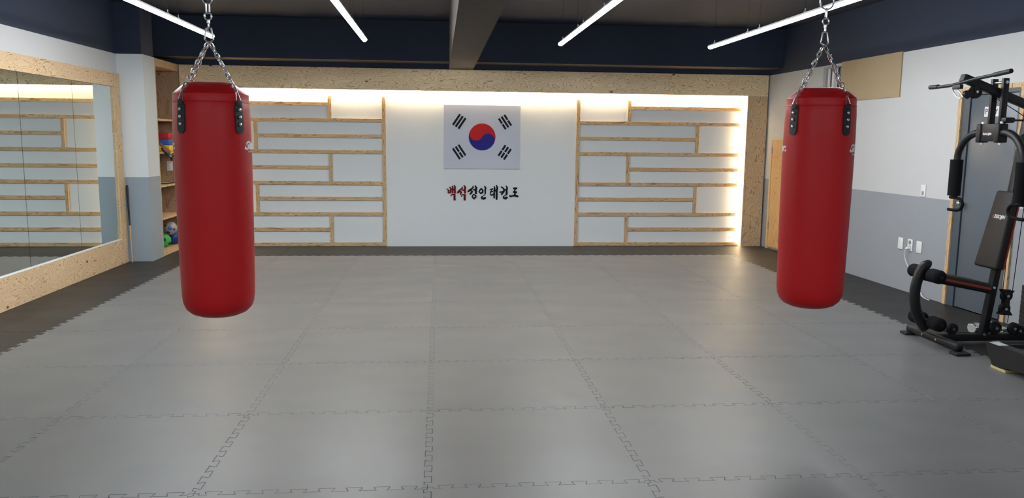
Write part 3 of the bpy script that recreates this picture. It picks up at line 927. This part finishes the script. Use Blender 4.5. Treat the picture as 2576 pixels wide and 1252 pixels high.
# metal door
mb = MB()
rbox(mb, -3.268, -3.224, 0, 2.04, 0.001, 0.018); rbox(mb, -4.045, -4.000, 0, 2.04, 0.001, 0.018); rbox(mb, -3.9995, -3.2685, 2.0, 2.04, 0.001, 0.018)
o = put('trim_2', mb, MT['batZ']); o['kind'] = 'structure'
mb = MB()
rbox(mb, -3.365, -3.2695, 0, 1.994, -0.06, 0.004); rbox(mb, -3.9985, -3.965, 0, 1.994, -0.06, 0.004); rbox(mb, -3.9645, -3.3655, 1.965, 1.994, -0.06, 0.004)
do = put('door_1', mb, MT['jamb']); do['kind'] = 'structure'; do['label'] = 'blue-grey metal door in the right wall behind the exercise machine'
mb = MB(); rbox(mb, -3.960, -3.372, 0.004, 1.960, -0.045, -0.008, 0.002); put('door_leaf', mb, MT['doorblue'], do)
mb = MB(); rbox(mb, -3.972, -3.36, 0.0, 1.972, -0.058, -0.047); put('door_stop', mb, MT['rubber'], do)
kp = rp(-3.385, 0.98) + rn * -0.008
mb = MB(); mb.tube([kp - ry * -0.02, kp - ry * -0.02 + rn * 0.045], 0.009, 12); mb.sphere(kp + ry * 0.02 + rn * 0.06, 0.027, 20, 12)
put('door_handle', mb, MT['chrome'], do)
t = thing('door_sign', 'small white sign with handwritten-style black letters on the metal door', 'sign', rp(-3.64, 1.77))
mb = MB(); rbox(mb, -3.735, -3.552, 1.765, 1.853, -0.0078, -0.0045); put('plate', mb, MT['printwhite'], t)
mb = MB()
so = rp(-3.565, 1.787) + rn * -0.0044
text_into(mb, 'P', 0.068, so, ry, (0, 0, 1), 0.001)
text_into(mb, 'y', 0.068, rp(-3.688, 1.800) + rn * -0.0044, ry, (0, 0, 1), 0.001)
put('letter', mb, MT['rubber'], t)

# ------------------------------------------------------------------ punching bags
def catmull(P0, n=5):
    P0 = [Vector(p) for p in P0]; out = []
    for i in range(len(P0) - 1):
        a, b, c, d = P0[max(i - 1, 0)], P0[i], P0[i + 1], P0[min(i + 2, len(P0) - 1)]
        for k in range(n):
            q = k / n
            out.append(0.5 * ((2 * b) + (c - a) * q + (2 * a - 5 * b + 4 * c - d) * q * q + (3 * b - a - 3 * c + d) * q ** 3))
    out.append(P0[-1]); return out

def chain(mb, a, b, pitch=0.0265, L=0.0375, W=0.0220, r=0.0027, twist=0.0, sag=0.0):
    a, b = Vector(a), Vector(b); d = b - a; n = max(2, round(d.length / pitch))
    t = d.normalized(); u = t.cross(Vector((0.3, 0.7, 0.2))).normalized(); v = t.cross(u)
    for i in range(n):
        p = a + d * ((i + 0.5) / n)
        ang = twist + (PI / 2) * (i % 2) + 0.12 * math.sin(i * 1.7)
        nn = u * math.cos(ang) + v * math.sin(ang)
        mb.stadium(p, t, nn, L * (d.length / n) / pitch, W, r)

def bag(x, y, zb, zt, hubz, rot0, label, hx, right, r=0.18):
    t = thing('punching_bag', label, 'punching bag', (x, y, zb))
    H = zt - zb
    c = (x, y, zb)
    prof = [(0.0, 0.004), (0.05, 0.0), (0.10, 0.006), (0.135, 0.020), (0.158, 0.042), (0.170, 0.070), (0.1745, 0.11), (0.177, 0.2), (0.1805, 0.45),
            (0.1825, 0.70), (0.1825, H - 0.20), (0.1800, H - 0.09), (0.1775, H - 0.054), (0.1768, H - 0.0525), (0.1762, H - 0.030), (0.1768, H - 0.016), (0.174, H - 0.012)]
    prof = [(a * r / 0.18, b) for a, b in prof]
    mb = MB(); mb.lathe(prof, 96, c)
    # soft creases where the bottom disc is gathered
    for v in mb.bm.verts:
        rel = v.co - Vector(c); ang = math.atan2(rel.y, rel.x)
        if 0.01 < rel.z < 0.10:
            k = 1 - 0.010 * (0.5 + 0.5 * math.sin(ang * 34)) * math.exp(-((rel.z - 0.04) / 0.025) ** 2)
            v.co.x = x + rel.x * k; v.co.y = y + rel.y * k
    put('body', mb, MT['red'], t)
    mb = MB()
    lid = [(0.174, H - 0.012), (0.169, H - 0.006), (0.156, H + 0.007), (0.140, H + 0.021), (0.118, H + 0.033), (0.095, H + 0.039), (0.07, H + 0.040), (0.03, H + 0.036), (0, H + 0.034)]
    mb.lathe([(a * r / 0.18, b) for a, b in lid], 96, c)
    for v in mb.bm.verts:
        rel = v.co - Vector(c); ang = math.atan2(rel.y, rel.x); rr = math.hypot(rel.x, rel.y)
        f = math.exp(-((rr - 0.13) / 0.03) ** 2)
        v.co.z += f * 0.006 * math.cos(4 * (ang - rot0))
    put('lid', mb, MT['red'], t)
    mb = MB(); zz = zb + H - 0.0525
    rs = 0.1785 * r / 0.18
    mb.tube([(x + rs * math.cos(2 * PI * i / 64), y + rs * math.sin(2 * PI * i / 64), zz) for i in range(64)], 0.0016, 6, closed=True, up=(0, 0, 1))
    put('seam', mb, MT['red'], t)
    hub = Vector((hx, y, hubz))
    for k in range(4):
        a = rot0 + PI / 2 * k
        d = Vector((math.cos(a), math.sin(a), 0)); s = Vector((-d.y, d.x, 0))
        # strap hugs the bag wall
        mb = MB(); n, wd = 10, 0.0235
        def SP(u, z, off):
            rr = r * (0.1825 if z < H - 0.1 else 0.178) / 0.18 + off
            q = u / rr
            return Vector(c) + Vector((math.cos(a + q) * rr, math.sin(a + q) * rr, z))
        ztop, zlow = H - 0.068, H - 0.200
        rows = [(zlow + 0.0235 * (1 - math.cos(q * PI / 18)), max(0.05, math.sin(q * PI / 18))) for q in range(10)] + [ (H - 0.14, 1.0), (H - 0.10, 1.0), (ztop, 1.0)]
        g = [[[mb.bm.verts.new(SP(wd * f * (2 * i / 4 - 1), z, o_)) for i in range(5)] for z, f in rows] for o_ in (0.0005, 0.0065)]
        for lay in g:
            for ra, rb in zip(lay, lay[1:]):
                for i in range(4): mb.bm.faces.new((ra[i], ra[i + 1], rb[i + 1], rb[i]))
        A_, B_ = g
        edge = [(0, i) for i in range(5)] + [(j, 4) for j in range(1, len(rows))] + [(len(rows) - 1, i) for i in range(3, -1, -1)] + [(j, 0) for j in range(len(rows) - 2, 0, -1)]
        for i in range(len(edge)):
            p, q = edge[i], edge[(i + 1) % len(edge)]
            mb.bm.faces.new((A_[p[0]][p[1]], A_[q[0]][q[1]], B_[q[0]][q[1]], B_[p[0]][p[1]]))
        # narrow loop that carries the shackle
        base = Vector(c) + d * (r * 0.178 / 0.18 + 0.006)
        mb.box((-0.016, -0.005, -0.014), (0.016, 0.005, 0.014), bev=0.003, rot=Matrix((s, d, Vector((0, 0, 1)))).transposed(), at=base + Vector((0, 0, ztop + 0.010)))
        st = put('strap', mb, MT['blackwebbing'], t)
        for j in range(3):
            z = H - 0.088 - 0.034 * j
            rr = r * 0.1825 / 0.18 + 0.0066
            p = Vector(c) + Vector((d.x * rr, d.y * rr, z))
            mb = MB(); mb.tube([p, p + d * 0.003, p + d * 0.005], [0.0085, 0.0080, 0.004], 16)
            rv = put('rivet', mb, MT['steel'], st)
        # triangular shackle
        lo = base + Vector((0, 0, ztop + 0.016))
        hi = lo + d * -0.012 + Vector((0, 0, 0.050))
        mb = MB()
        tri = [lo - s * 0.017, lo + s * 0.017, lo.lerp(hi, 0.9) + s * 0.005, hi, lo.lerp(hi, 0.9) - s * 0.005]
        mb.tube(tri, 0.0028, 8, closed=True)
        sh = put('shackle', mb, MT['steel'], t)
        end = hub + d * 0.010 + Vector((0, 0, -0.008))
        mb = MB(); chain(mb, hi + Vector((0, 0, -0.006)), end, twist=k * 0.5)
        put('chain', mb, MT['steel'], t)
    # top hardware: snap hook, swivel, link and the chain up to the slab
    zc_ = hubz
    mb = MB()
    mb.tube([(hx - 0.012, y, zc_ + 0.004), (hx - 0.020, y, zc_ + 0.012), (hx - 0.012, y, zc_ + 0.062), (hx, y, zc_ + 0.068), (hx + 0.012, y, zc_ + 0.062), (hx + 0.020, y, zc_ + 0.012), (hx + 0.012, y, zc_ + 0.004), (hx, y, zc_)], 0.004, 8, closed=True, up=(0, 1, 0))
    put('snap_hook', mb, MT['steel'], t)
    mb = MB(); z0 = zc_ + 0.066
    mb.stadium((hx, y, z0 + 0.010), (0, 0, 1), (0, 1, 0), 0.030, 0.018, 0.003)
    mb.cyl((hx, y, z0 + 0.020), (hx, y, z0 + 0.034), 0.008, 14)
    mb.stadium((hx, y, z0 + 0.052), (0, 0, 1), (1, 0, 0), 0.042, 0.040, 0.0042, 8, 10)
    put('swivel', mb, MT['steel'], t)
    mb = MB(); z1 = z0 + 0.068
    mb.stadium((hx, y, z1 + 0.022), (0, 0, 1), (0, 1, 0) if right else (1, 0.2, 0), 0.058, 0.022, 0.0038, 8, 8)
    put('long_link', mb, MT['steel'], t)
    z2 = z1 + 0.044
    mb = MB()
    wdt = 0.040 if right else 0.026
    mb.stadium((hx, y, z2 + 0.048), (0, 0, 1), (1, 0, 0), 0.11, wdt * 2, 0.0048, 8, 10)
    put('big_ring', mb, MT['steel'], t)
    mb = MB(); chain(mb, (hx, y, z2 + 0.10), (hx, y, ZC - 0.06), 0.034, 0.046, 0.028, 0.0042)
    put('ceiling_chain', mb, MT['steel'], t)
    mb = MB(); mb.box((hx - 0.05, y - 0.05, ZC - 0.008), (hx + 0.05, y + 0.05, ZC - 0.0005)); mb.stadium((hx, y, ZC - 0.035), (0, 0, 1), (1, 0, 0), 0.055, 0.04, 0.005)
    put('ceiling_bracket', mb, MT['steel'], t)
    # printed logo, wrapped round the bag
    def logo(a0, zlog, nm):
        R_ = r * 0.1825 / 0.18
        def wp(px, py, pz):
            q = a0 + px / R_; rr = R_ + 0.0008 + pz
            return Vector((x + math.cos(q) * rr, y + math.sin(q) * rr, zlog + py))
        mb = MB(); text_into(mb, 'Star.', 0.053, (0, 0, 0), U, V, 0.0006, bold=0.0028, shear=0.35, warp=wp, fit=0.162)
        for f in mb.bm.faces: f.smooth = False
        lg = put('logo', mb, MT['printwhite'], t, recalc=False)
        mb = MB()
        star = []
        for i in range(10):
            q = PI / 2 + i * PI / 5; rr = 0.0085 if i % 2 == 0 else 0.0035
            star.append((0.026 + rr * math.cos(q), 0.022 + rr * math.sin(q)))
        cv = mb.bm.verts.new(wp(0.026, 0.022, 0.0012)); vs = [mb.bm.verts.new(wp(px, py, 0.0012)) for px, py in star]
        for i in range(10): mb.bm.faces.new((vs[i], vs[(i + 1) % 10], cv))
        put('star', mb, MT['red'], lg)
        def wp2(px, py, pz): return wp(px + 0.030, py - 0.016, pz)
        mb = MB(); text_into(mb, 'STAR SPORTS', 0.010, (0, 0, 0), U, V, 0.0006, warp=wp2)
        put('small_print', mb, MT['printwhite'], t, recalc=False)
    return t, logo

camdir = lambda x, y: math.atan2(-10.357 - y, 0.053 - x)
bx_, by_ = -1.033, -6.37
t, logo = bag(bx_, by_, 0.645, 1.735, 1.966, camdir(bx_, by_) + math.radians(42), 'red cylindrical punching bag on chains, the left one near the shelf unit', bx_ + 0.001, False, r=0.1755)
cd = camdir(bx_, by_)
logo(cd + math.radians(51.5), 1.464, 'r'); logo(cd - math.radians(72) - 0.160 / 0.1825, 1.464, 'l')
bx_, by_ = 2.004, -6.37
t, logo = bag(bx_, by_, 0.662, 1.760, 2.014, camdir(bx_, by_) + math.radians(45), 'red cylindrical punching bag on chains, the right one near the exercise machine', bx_ - 0.002, True, r=0.172)
cd = camdir(bx_, by_)
logo(cd + math.radians(57), 1.480, 'r'); logo(cd - math.radians(64) - 0.160 / 0.1825, 1.480, 'l')

# ------------------------------------------------------------------ multi gym
G = -4.705
t = thing('home_gym', 'black multi-station home gym by the right wall', 'exercise machine', (4.3, G, 0))
def gp(name, mb, m='gblack', parent=None): return put(name, mb, MT[m], parent or t)
mb = MB()
mb.box((3.80, -5.03, 0.022), (3.865, -4.385, 0.082), bev=0.022, seg=4); gp('front_foot', mb)
for yy in (-5.03, -4.40):
    mb = MB(); mb.box((3.775, yy - 0.045, 0.001), (3.89, yy + 0.045, 0.022), bev=0.006); gp('foot_pad', mb, 'rubber')
mb = MB()
for yy in (-4.62, -4.79):
    p = Vector((3.80, yy, 0.055)); mb.tube([p, p + Vector((-0.006, 0, 0))], 0.009, 12)
gp('bolt', mb, 'steel')
mb = MB(); mb.box((3.866, G - 0.028, 0.022), (4.80, G + 0.028, 0.078), bev=0.006); gp('base_beam', mb)
mb = MB(); mb.box((4.755, G - 0.30, 0.001), (4.815, G + 0.30, 0.06), bev=0.015, seg=3); gp('rear_foot', mb)
# leaning post
pb, pt = Vector((4.235, G, 0.075)), Vector((4.455, G, 1.90))
d = pt - pb; L = d.length; zz = d.normalized(); xx = Vector((0, 1, 0)).cross(zz).normalized()
rot = Matrix((xx, Vector((0, 1, 0)), zz)).transposed()
mb = MB(); mb.box((-0.025, -0.030, -L / 2), (0.025, 0.030, L / 2), bev=0.008, rot=rot, at=(pb + pt) / 2); gp('main_post', mb)
mb = MB()
for z_ in (0.44, 0.075):
    p = pb + d * ((z_ - 0.075) / d.z) + Vector((-0.01, -0.0325, 0)); mb.tube([p, p + Vector((0, -0.006, 0))], 0.010, 12)
gp('bolt', mb, 'steel')
# seat
sb, se = Vector((3.71, G, 0.535)), Vector((4.27, G, 0.425))
d = se - sb; L = d.length; sx = d.normalized(); sz = sx.cross(Vector((0, 1, 0))).normalized()
rs = Matrix((sx, Vector((0, 1, 0)), sz)).transposed()
mb = MB(); mb.box((-L / 2, -0.028, -0.028), (L / 2, 0.028, 0.028), bev=0.006, rot=rs, at=(sb + se) / 2 - sz * 0.01); gp('seat_beam', mb)
sc_ = Vector((3.972, G, 0.490))
mb = MB(); mb.box((-0.205, -0.135, -0.036), (0.205, 0.135, 0.036), bev=0.022, seg=4, rot=rs, at=sc_); seat = gp('seat', mb, 'leather')
mb = MB(); mb.box((-0.200, -0.1372, -0.009), (0.203, 0.1372, 0.009), rot=rs, at=sc_); gp('piping', mb, 'orange', seat)
# leg developer
mb = MB(); mb.tube(catmull([(3.758, G, 0.608), (3.735, G, 0.612), (3.700, G, 0.585), (3.668, G, 0.50), (3.655, G, 0.40), (3.672, G, 0.28), (3.72, G, 0.18), (3.765, G, 0.120)], 5), [0.022, 0.031, 0.036, 0.039] + [0.040] * 32, 16, squash=0.8, up=(0, 1, 0))
lev = gp('leg_lever', mb)
for (X_, Z_) in ((3.74, 0.545), (3.775, 0.182)):
    for a, b in ((G + 0.20, G + 0.035), (G - 0.035, G - 0.185)):
        mb = MB(); mb.capsule((X_, a, Z_), (X_, b, Z_), 0.052, 26); gp('foam_roller', mb, 'foamblack')
    mb = MB(); mb.cyl((X_, G - 0.188, Z_), (X_, G + 0.203, Z_), 0.012, 12); gp('roller_axle', mb)
# backrest
b0, b1 = Vector((4.222, G, 0.588)), Vector((4.337, G, 1.172))
d = b1 - b0; L = d.length; bz = d.normalized(); bx2 = Vector((0, 1, 0)).cross(bz).normalized()
rb = Matrix((bx2, Vector((0, 1, 0)), bz)).transposed()
mb = MB(); vs = mb.box((-0.030, -0.13, -L / 2), (0.030, 0.13, L / 2), bev=0.020, seg=4)
for v in mb.bm.verts:
    k = (v.co.z + L / 2) / L
    v.co.y *= 1.0 - 0.26 * k
mb2 = mb
for v in mb.bm.verts: v.co = rb @ v.co + (b0 + b1) / 2 + Vector((0.0, 0, 0)) - ((b0 + b1) / 2 - Vector(((b0 + b1) / 2)))
# box() centred the verts on the origin already
br = gp('backrest', mb, 'leather')
mb = MB(); mb.box((0.031, -0.128, -L / 2 + 0.01), (0.045, 0.128, L / 2 - 0.01), bev=0.005, seg=2)
for v in mb.bm.verts:
    k = (v.co.z + L / 2) / L
    v.co.y *= 1.0 - 0.26 * k
for v in mb.bm.verts: v.co = rb @ v.co + (b0 + b1) / 2
gp('edge_panel', mb, 'orange', br)
mb = MB()
fo = (b0 + b1) / 2 + bz * 0.085 - bx2 * 0.0305 + Vector((0, 0.055, 0))
text_into(mb, 'EGOJIN', 0.038, fo + Vector((0, -0.018, 0)), (0, -1, 0), bz, 0.001, bold=0.0008, shear=0.2, fit=0.115)
gp('lettering', mb, 'printwhite', br)
def flame(name, o, ux, uy, k, m, par):
    mb = MB(); mb.prism([(0, 0), (0.006 * k, -0.002 * k), (0.011 * k, 0.004 * k), (0.011 * k, 0.013 * k), (0.008 * k, 0.019 * k), (0.009 * k, 0.028 * k), (0.004 * k, 0.020 * k), (-0.001 * k, 0.012 * k)], o, ux, uy, 0.001)
    gp(name, mb, m, par)
flame('flame_mark', fo + Vector((0, 0.0, 0)), Vector((0, -1, 0)), bz, 1.3, 'orange', br)
# overhead boom
q0, q1 = Vector((3.895, G, 2.005)), Vector((4.50, G, 1.785))
d = q1 - q0; L = d.length; ax = d.normalized(); az = ax.cross(Vector((0, 1, 0))).normalized()
ra = Matrix((ax, Vector((0, 1, 0)), az)).transposed()
mb = MB(); mb.box((-L / 2, -0.027, -0.030), (L / 2, 0.027, 0.030), bev=0.009, seg=3, rot=ra, at=(q0 + q1) / 2); boom = gp('boom', mb)
mb = MB(); mb.box((-0.012, -0.026, -0.028), (0.002, 0.026, 0.028), bev=0.006, rot=ra, at=q0 - ax * 0.004); gp('end_cap', mb, 'rubber', boom)
# hanger plates and press arm block
for yy, nm in ((G + 0.058, 1), (G - 0.058, 2)):
    mb = MB(); mb.box((4.163, yy - 0.013, 1.60), (4.208, yy + 0.013, 2.005), bev=0.003); gp('hanger', mb)
mb = MB(); mb.cyl((4.185, G - 0.080, 1.975), (4.185, G + 0.080, 1.975), 0.011, 14); gp('pivot_bolt', mb, 'steel')
mb = MB(); mb.box((4.125, G - 0.072, 1.545), (4.185, G + 0.072, 1.672), bev=0.004); blk = gp('press_block', mb)
for s_ in (1, -1):
    mb = MB(); mb.box((4.115, G + s_ * 0.100 - 0.026, 1.535), (4.195, G + s_ * 0.100 + 0.026, 1.675), bev=0.012, seg=3); gp('hinge_sleeve', mb, 'gblack', blk)
    mb = MB(); mb.cyl((4.155, G + s_ * 0.10, 1.520), (4.155, G + s_ * 0.10, 1.690), 0.012, 12); gp('hinge_pin', mb, 'steel', blk)
mb = MB(); lo_ = Vector((4.1245, G + 0.036, 1.592))
text_into(mb, 'EGOJIN', 0.022, lo_, (0, -1, 0), (0, 0, 1), 0.0008, bold=0.0006, shear=0.2, fit=0.078)
gp('lettering', mb, 'printwhite', blk)
flame('flame_mark', lo_ + Vector((0, 0.014, 0)), Vector((0, -1, 0)), Vector((0, 0, 1)), 0.8, 'printwhite', blk)
for s_ in (1, -1):
    Y = lambda v: G + s_ * v
    mb = MB(); mb.tube(catmull([(4.155, Y(0.12), 1.607), (4.155, Y(0.19), 1.603), (4.152, Y(0.27), 1.565), (4.150, Y(0.335), 1.492), (4.150, Y(0.362), 1.40), (4.150, Y(0.366), 1.10)], 5), 0.027, 16, up=(1, 0, 0))
    arm = gp('press_arm', mb)
    mb = MB(); mb.tube([(4.150, Y(0.366), 1.400), (4.150, Y(0.368), 1.115)], 0.047, 24); gp('arm_pad', mb, 'foamblack', arm)
    mb = MB(); mb.tube(catmull([(4.152, Y(0.412), 1.100), (4.152, Y(0.34), 1.098), (4.152, Y(0.28), 1.088), (4.152, Y(0.255), 1.050), (4.152, Y(0.28), 1.012), (4.152, Y(0.34), 1.000), (4.152, Y(0.425), 1.000)], 4), 0.0125, 12, up=(1, 0, 0))
    gp('hand_grip', mb, 'foamblack', arm)
# lat bar hooked under the boom
lat = [(3.868, -4.353, 1.957), (3.868, -4.454, 1.953), (3.868, -4.598, 1.956), (3.868, -4.735, 1.968), (3.868, -4.864, 1.983), (3.868, -5.069, 1.998), (3.868, -5.238, 2.012)]
lt = thing('lat_bar', 'black pull-down bar hooked at the front of the home gym boom', 'handle bar', (3.93, G, 1.96))
mb = MB(); mb.tube(catmull(lat, 4), 0.0125, 14, up=(1, 0, 0)); put('bar', mb, MT['gblack'], lt)
mb = MB(); mb.tube([lat[0], Vector(lat[0]).lerp(Vector(lat[2]), 0.42)], 0.0165, 16); put('grip', mb, MT['rubber'], lt)
mb = MB(); mb.tube([lat[-1], Vector(lat[-1]).lerp(Vector(lat[-2]), 0.95)], 0.0165, 16); put('grip', mb, MT['rubber'], lt)
mb = MB(); mb.box((3.853, -4.735, 1.924), (3.883, -4.645, 1.955), bev=0.004); put('bracket', mb, MT['gblack'], lt)
mb = MB(); mb.tube([(3.868, -4.650, 1.930), (3.868, -4.636, 1.915), (3.880, -4.668, 1.872), (3.888, -4.703, 1.855), (3.888, -4.735, 1.864), (3.875, -4.707, 1.904), (3.868, -4.680, 1.930)], 0.0042, 8, closed=True, up=(1, 0, 0))
put('snap_hook', mb, MT['steel'], lt)
# pulleys
def pulley(x_, y_, z_, r_, bracket=None):
    mb = MB()
    prof = [(r_ * 0.98, -0.012), (r_, -0.009), (r_ * 0.8, 0.0), (r_, 0.009), (r_ * 0.98, 0.012)]
    pts = [(x_, y_ - 0.013, z_), (x_, y_ - 0.010, z_), (x_, y_, z_), (x_, y_ + 0.010, z_), (x_, y_ + 0.013, z_)]
    mb.tube(pts, [r_ * 0.97, r_, r_ * 0.82, r_, r_ * 0.97], 28)
    p = gp('pulley', mb, 'rubber')
    mb = MB(); mb.tube([(x_ + r_ * 0.70 * math.cos(a * PI / 16), y_ - 0.0135, z_ + r_ * 0.70 * math.sin(a * PI / 16)) for a in range(32)], 0.003, 6, closed=True, up=(0, 1, 0)); gp('wheel_ring', mb, 'gblack', p)
    mb = MB(); mb.cyl((x_, y_ - 0.026, z_), (x_, y_ + 0.02, z_), 0.010, 12); gp('pulley_bolt', mb, 'steel', p)
    if bracket:
        mb = MB()
        bz_ = bracket
        for s_ in (-0.0185, 0.0185):
            mb.box((x_ - 0.017, y_ + s_ - 0.0015, min(z_ - 0.012, bz_)), (x_ + 0.017, y_ + s_ + 0.0015, max(z_ + 0.012, bz_)), bev=0.001, seg=1)
        gp('pulley_bracket', mb, 'gblack', p)
    return p
pulley(3.995, G - 0.005, 1.905, 0.048, 1.955)
mb = MB(); mb.cyl((3.935, G - 0.015, 1.890), (3.935, G + 0.015, 1.890), 0.026, 18); gp('cable_guide', mb, 'gblack')
mb = MB(); mb.sphere((3.945, G + 0.01, 1.872), 0.018, 16, 10); gp('cable_stop', mb, 'rubber')
pulley(3.975, G - 0.01, 0.118, 0.043, 0.078)
pulley(4.305, G - 0.035, 0.128, 0.048, 0.078)
pulley(4.455, G - 0.035, 0.122, 0.046, 0.078)
pulley(4.500, G - 0.035, 0.105, 0.040, 0.078)
pulley(4.310, G - 0.16, 1.555, 0.048)
# floating double pulley
p1 = pulley(4.398, G, 0.372, 0.046); p2 = pulley(4.392, G, 0.270, 0.044)
mb = MB()
for yy in (G - 0.022, G + 0.020):
    mb.prism([(-0.050, 0.052), (0.050, 0.045), (0.020, 0.0), (0.018, -0.10), (0.052, -0.150), (-0.056, -0.143), (-0.022, -0.10), (-0.018, 0.0)], (4.396, yy, 0.370), U, V, 0.003)
gp('floating_bracket', mb)
# cables
mb = MB()
mb.tube([(4.364, G, 0.372), (4.385, G, 1.2)], 0.003, 6); mb.tube([(4.444, G, 0.372), (4.50, G, 1.75)], 0.003, 6)
mb.tube([(4.352, G, 0.270), (4.345, G, 0.16)], 0.003, 6); mb.tube([(4.436, G, 0.270), (4.43, G, 0.16)], 0.003, 6)
mb.tube([(4.54, G - 0.035, 0.11), (4.68, G, 0.9)], 0.003, 6)
mb.tube([(4.03, G, 1.94), (4.55, G, 1.65)], 0.003, 6)
mb.tube([(3.80, G - 0.1, 0.15), (3.94, G - 0.01, 0.09)], 0.003, 6)
mb.tube([(4.02, G - 0.01, 0.088), (4.26, G - 0.03, 0.088)], 0.003, 6)
mb.tube([(4.20, G - 0.10, 1.70), (4.62, G - 0.10, 1.70)], 0.007, 8)
gp('cable', mb, 'wire')
mb = MB(); mb.box((4.16, G - 0.13, 1.68), (4.24, G - 0.075, 1.72), bev=0.012); gp('cable_clamp', mb, 'gblack')
# weight stack and rear upright (mostly beyond the right edge of the photograph)
for yy in (G - 0.11, G + 0.11):
    mb = MB(); mb.cyl((4.70, yy, 0.06), (4.70, yy, 1.72), 0.012, 12); gp('guide_rod', mb, 'chrome')
mb = MB(); mb.box((4.66, G - 0.15, 1.70), (4.74, G + 0.15, 1.74), bev=0.004); mb.box((4.48, G - 0.025, 1.72), (4.70, G + 0.025, 1.77), bev=0.004); gp('top_bracket', mb)
for k in range(9):
    mb = MB(); mb.box((4.645, G - 0.16, 0.085 + k * 0.038), (4.755, G + 0.16, 0.121 + k * 0.038), bev=0.003, seg=1); gp('weight_plate', mb, 'rubber')

# chrome dumbbells on the floor behind
def dumbbell(a, b, label):
    a, b = Vector(a), Vector(b); d = (b - a).normalized()
    t = thing('dumbbell', label, 'dumbbell', (a + b) / 2 - Vector((0, 0, a.z)), 'chrome dumbbells')
    mb = MB(); mb.cyl(a + d * 0.02, b - d * 0.02, 0.014, 14); put('handle', mb, MT['rubber'], t)
    for p, s_ in ((a, 1), (b, -1)):
        mb = MB(); q = p + d * 0.075 * s_
        mb.tube([p, p + d * 0.004 * s_, q - d * 0.004 * s_, q], [0.036, 0.042, 0.042, 0.036], 28); put('weight_head', mb, MT['chrome'], t)
dumbbell((4.36, -4.40, 0.0425), (4.58, -4.31, 0.0425), 'chrome dumbbell on the black mat behind the gym post, the farther one')
dumbbell((4.47, -4.555, 0.0425), (4.69, -4.47, 0.0425), 'chrome dumbbell on the black mat under the gym pulleys, the nearer one')

# ------------------------------------------------------------------ treadmill end
t = thing('treadmill', 'black treadmill deck end cut by the right edge of the photo', 'treadmill', (4.2, -6.0, 0))
X0, X1, Y1, Y0 = 3.835, 4.50, -5.285, -6.95
mb = MB()
side = [(0, 0.148), (0.02, 0.158), (-0.02, 0.160), (-1.60, 0.175), (-1.60, 0.06), (-0.35, 0.045), (-0.10, 0.022), (-0.05, 0.035)]
def rail(xa, xb):
    mb = MB()
    pr = [(0.0, 0.158), (-0.02, 0.168), (-1.62, 0.180), (-1.62, 0.070), (-0.30, 0.050), (-0.16, 0.0215), (-0.075, 0.0215), (-0.01, 0.125)]
    a = [mb.bm.verts.new((xa, Y1 + y_, z_)) for y_, z_ in pr]; b = [mb.bm.verts.new((xb, Y1 + y_, z_)) for y_, z_ in pr]
    mb.bm.faces.new(a); mb.bm.faces.new(b)
    for i in range(len(a)): mb.bm.faces.new((a[i], a[(i + 1) % len(a)], b[(i + 1) % len(a)], b[i]))
    bmesh.ops.bevel(mb.bm, geom=mb.bm.edges[:], offset=0.004, segments=2, affect='EDGES')
    return put('side_rail', mb, MT['gblack'], t)
rail(X0, X0 + 0.085); rail(X1 - 0.085, X1)
mb = MB(); mb.box((X0 + 0.086, Y0 + 0.05, 0.10), (X1 - 0.086, Y1 - 0.07, 0.128), bev=0.012, seg=3); put('belt', mb, MT['rubber'], t)
mb = MB(); mb.cyl((X0 + 0.087, Y1 - 0.06, 0.098), (X1 - 0.087, Y1 - 0.06, 0.098), 0.030, 20); put('roller', mb, MT['gblack'], t)
mb = MB(); mb.box((X0 + 0.087, Y1 - 0.03, 0.055), (X1 - 0.087, Y1 - 0.005, 0.150), bev=0.006); put('end_bar', mb, MT['gblack'], t)
mb = MB(); mb.box((X0 + 0.004, Y1 - 0.125, 0.1685), (X0 + 0.075, Y1 - 0.030, 0.1705)); put('sticker', mb, MT['label'], t)
mb = MB(); mb.box((X0 + 0.0, Y0 - 0.25, 0.0), (X1, Y0 + 0.04, 0.22), bev=0.04, seg=4); put('motor_cover', mb, MT['gblack'], t)
mb = MB(); mb.box((3.84, -5.49, 0.0005), (3.98, -5.345, 0.020), bev=0.002, seg=1)
tag(put('wood_block', mb, MT['block']), 'pale yellow wooden block under the corner of the treadmill', 'wood block')
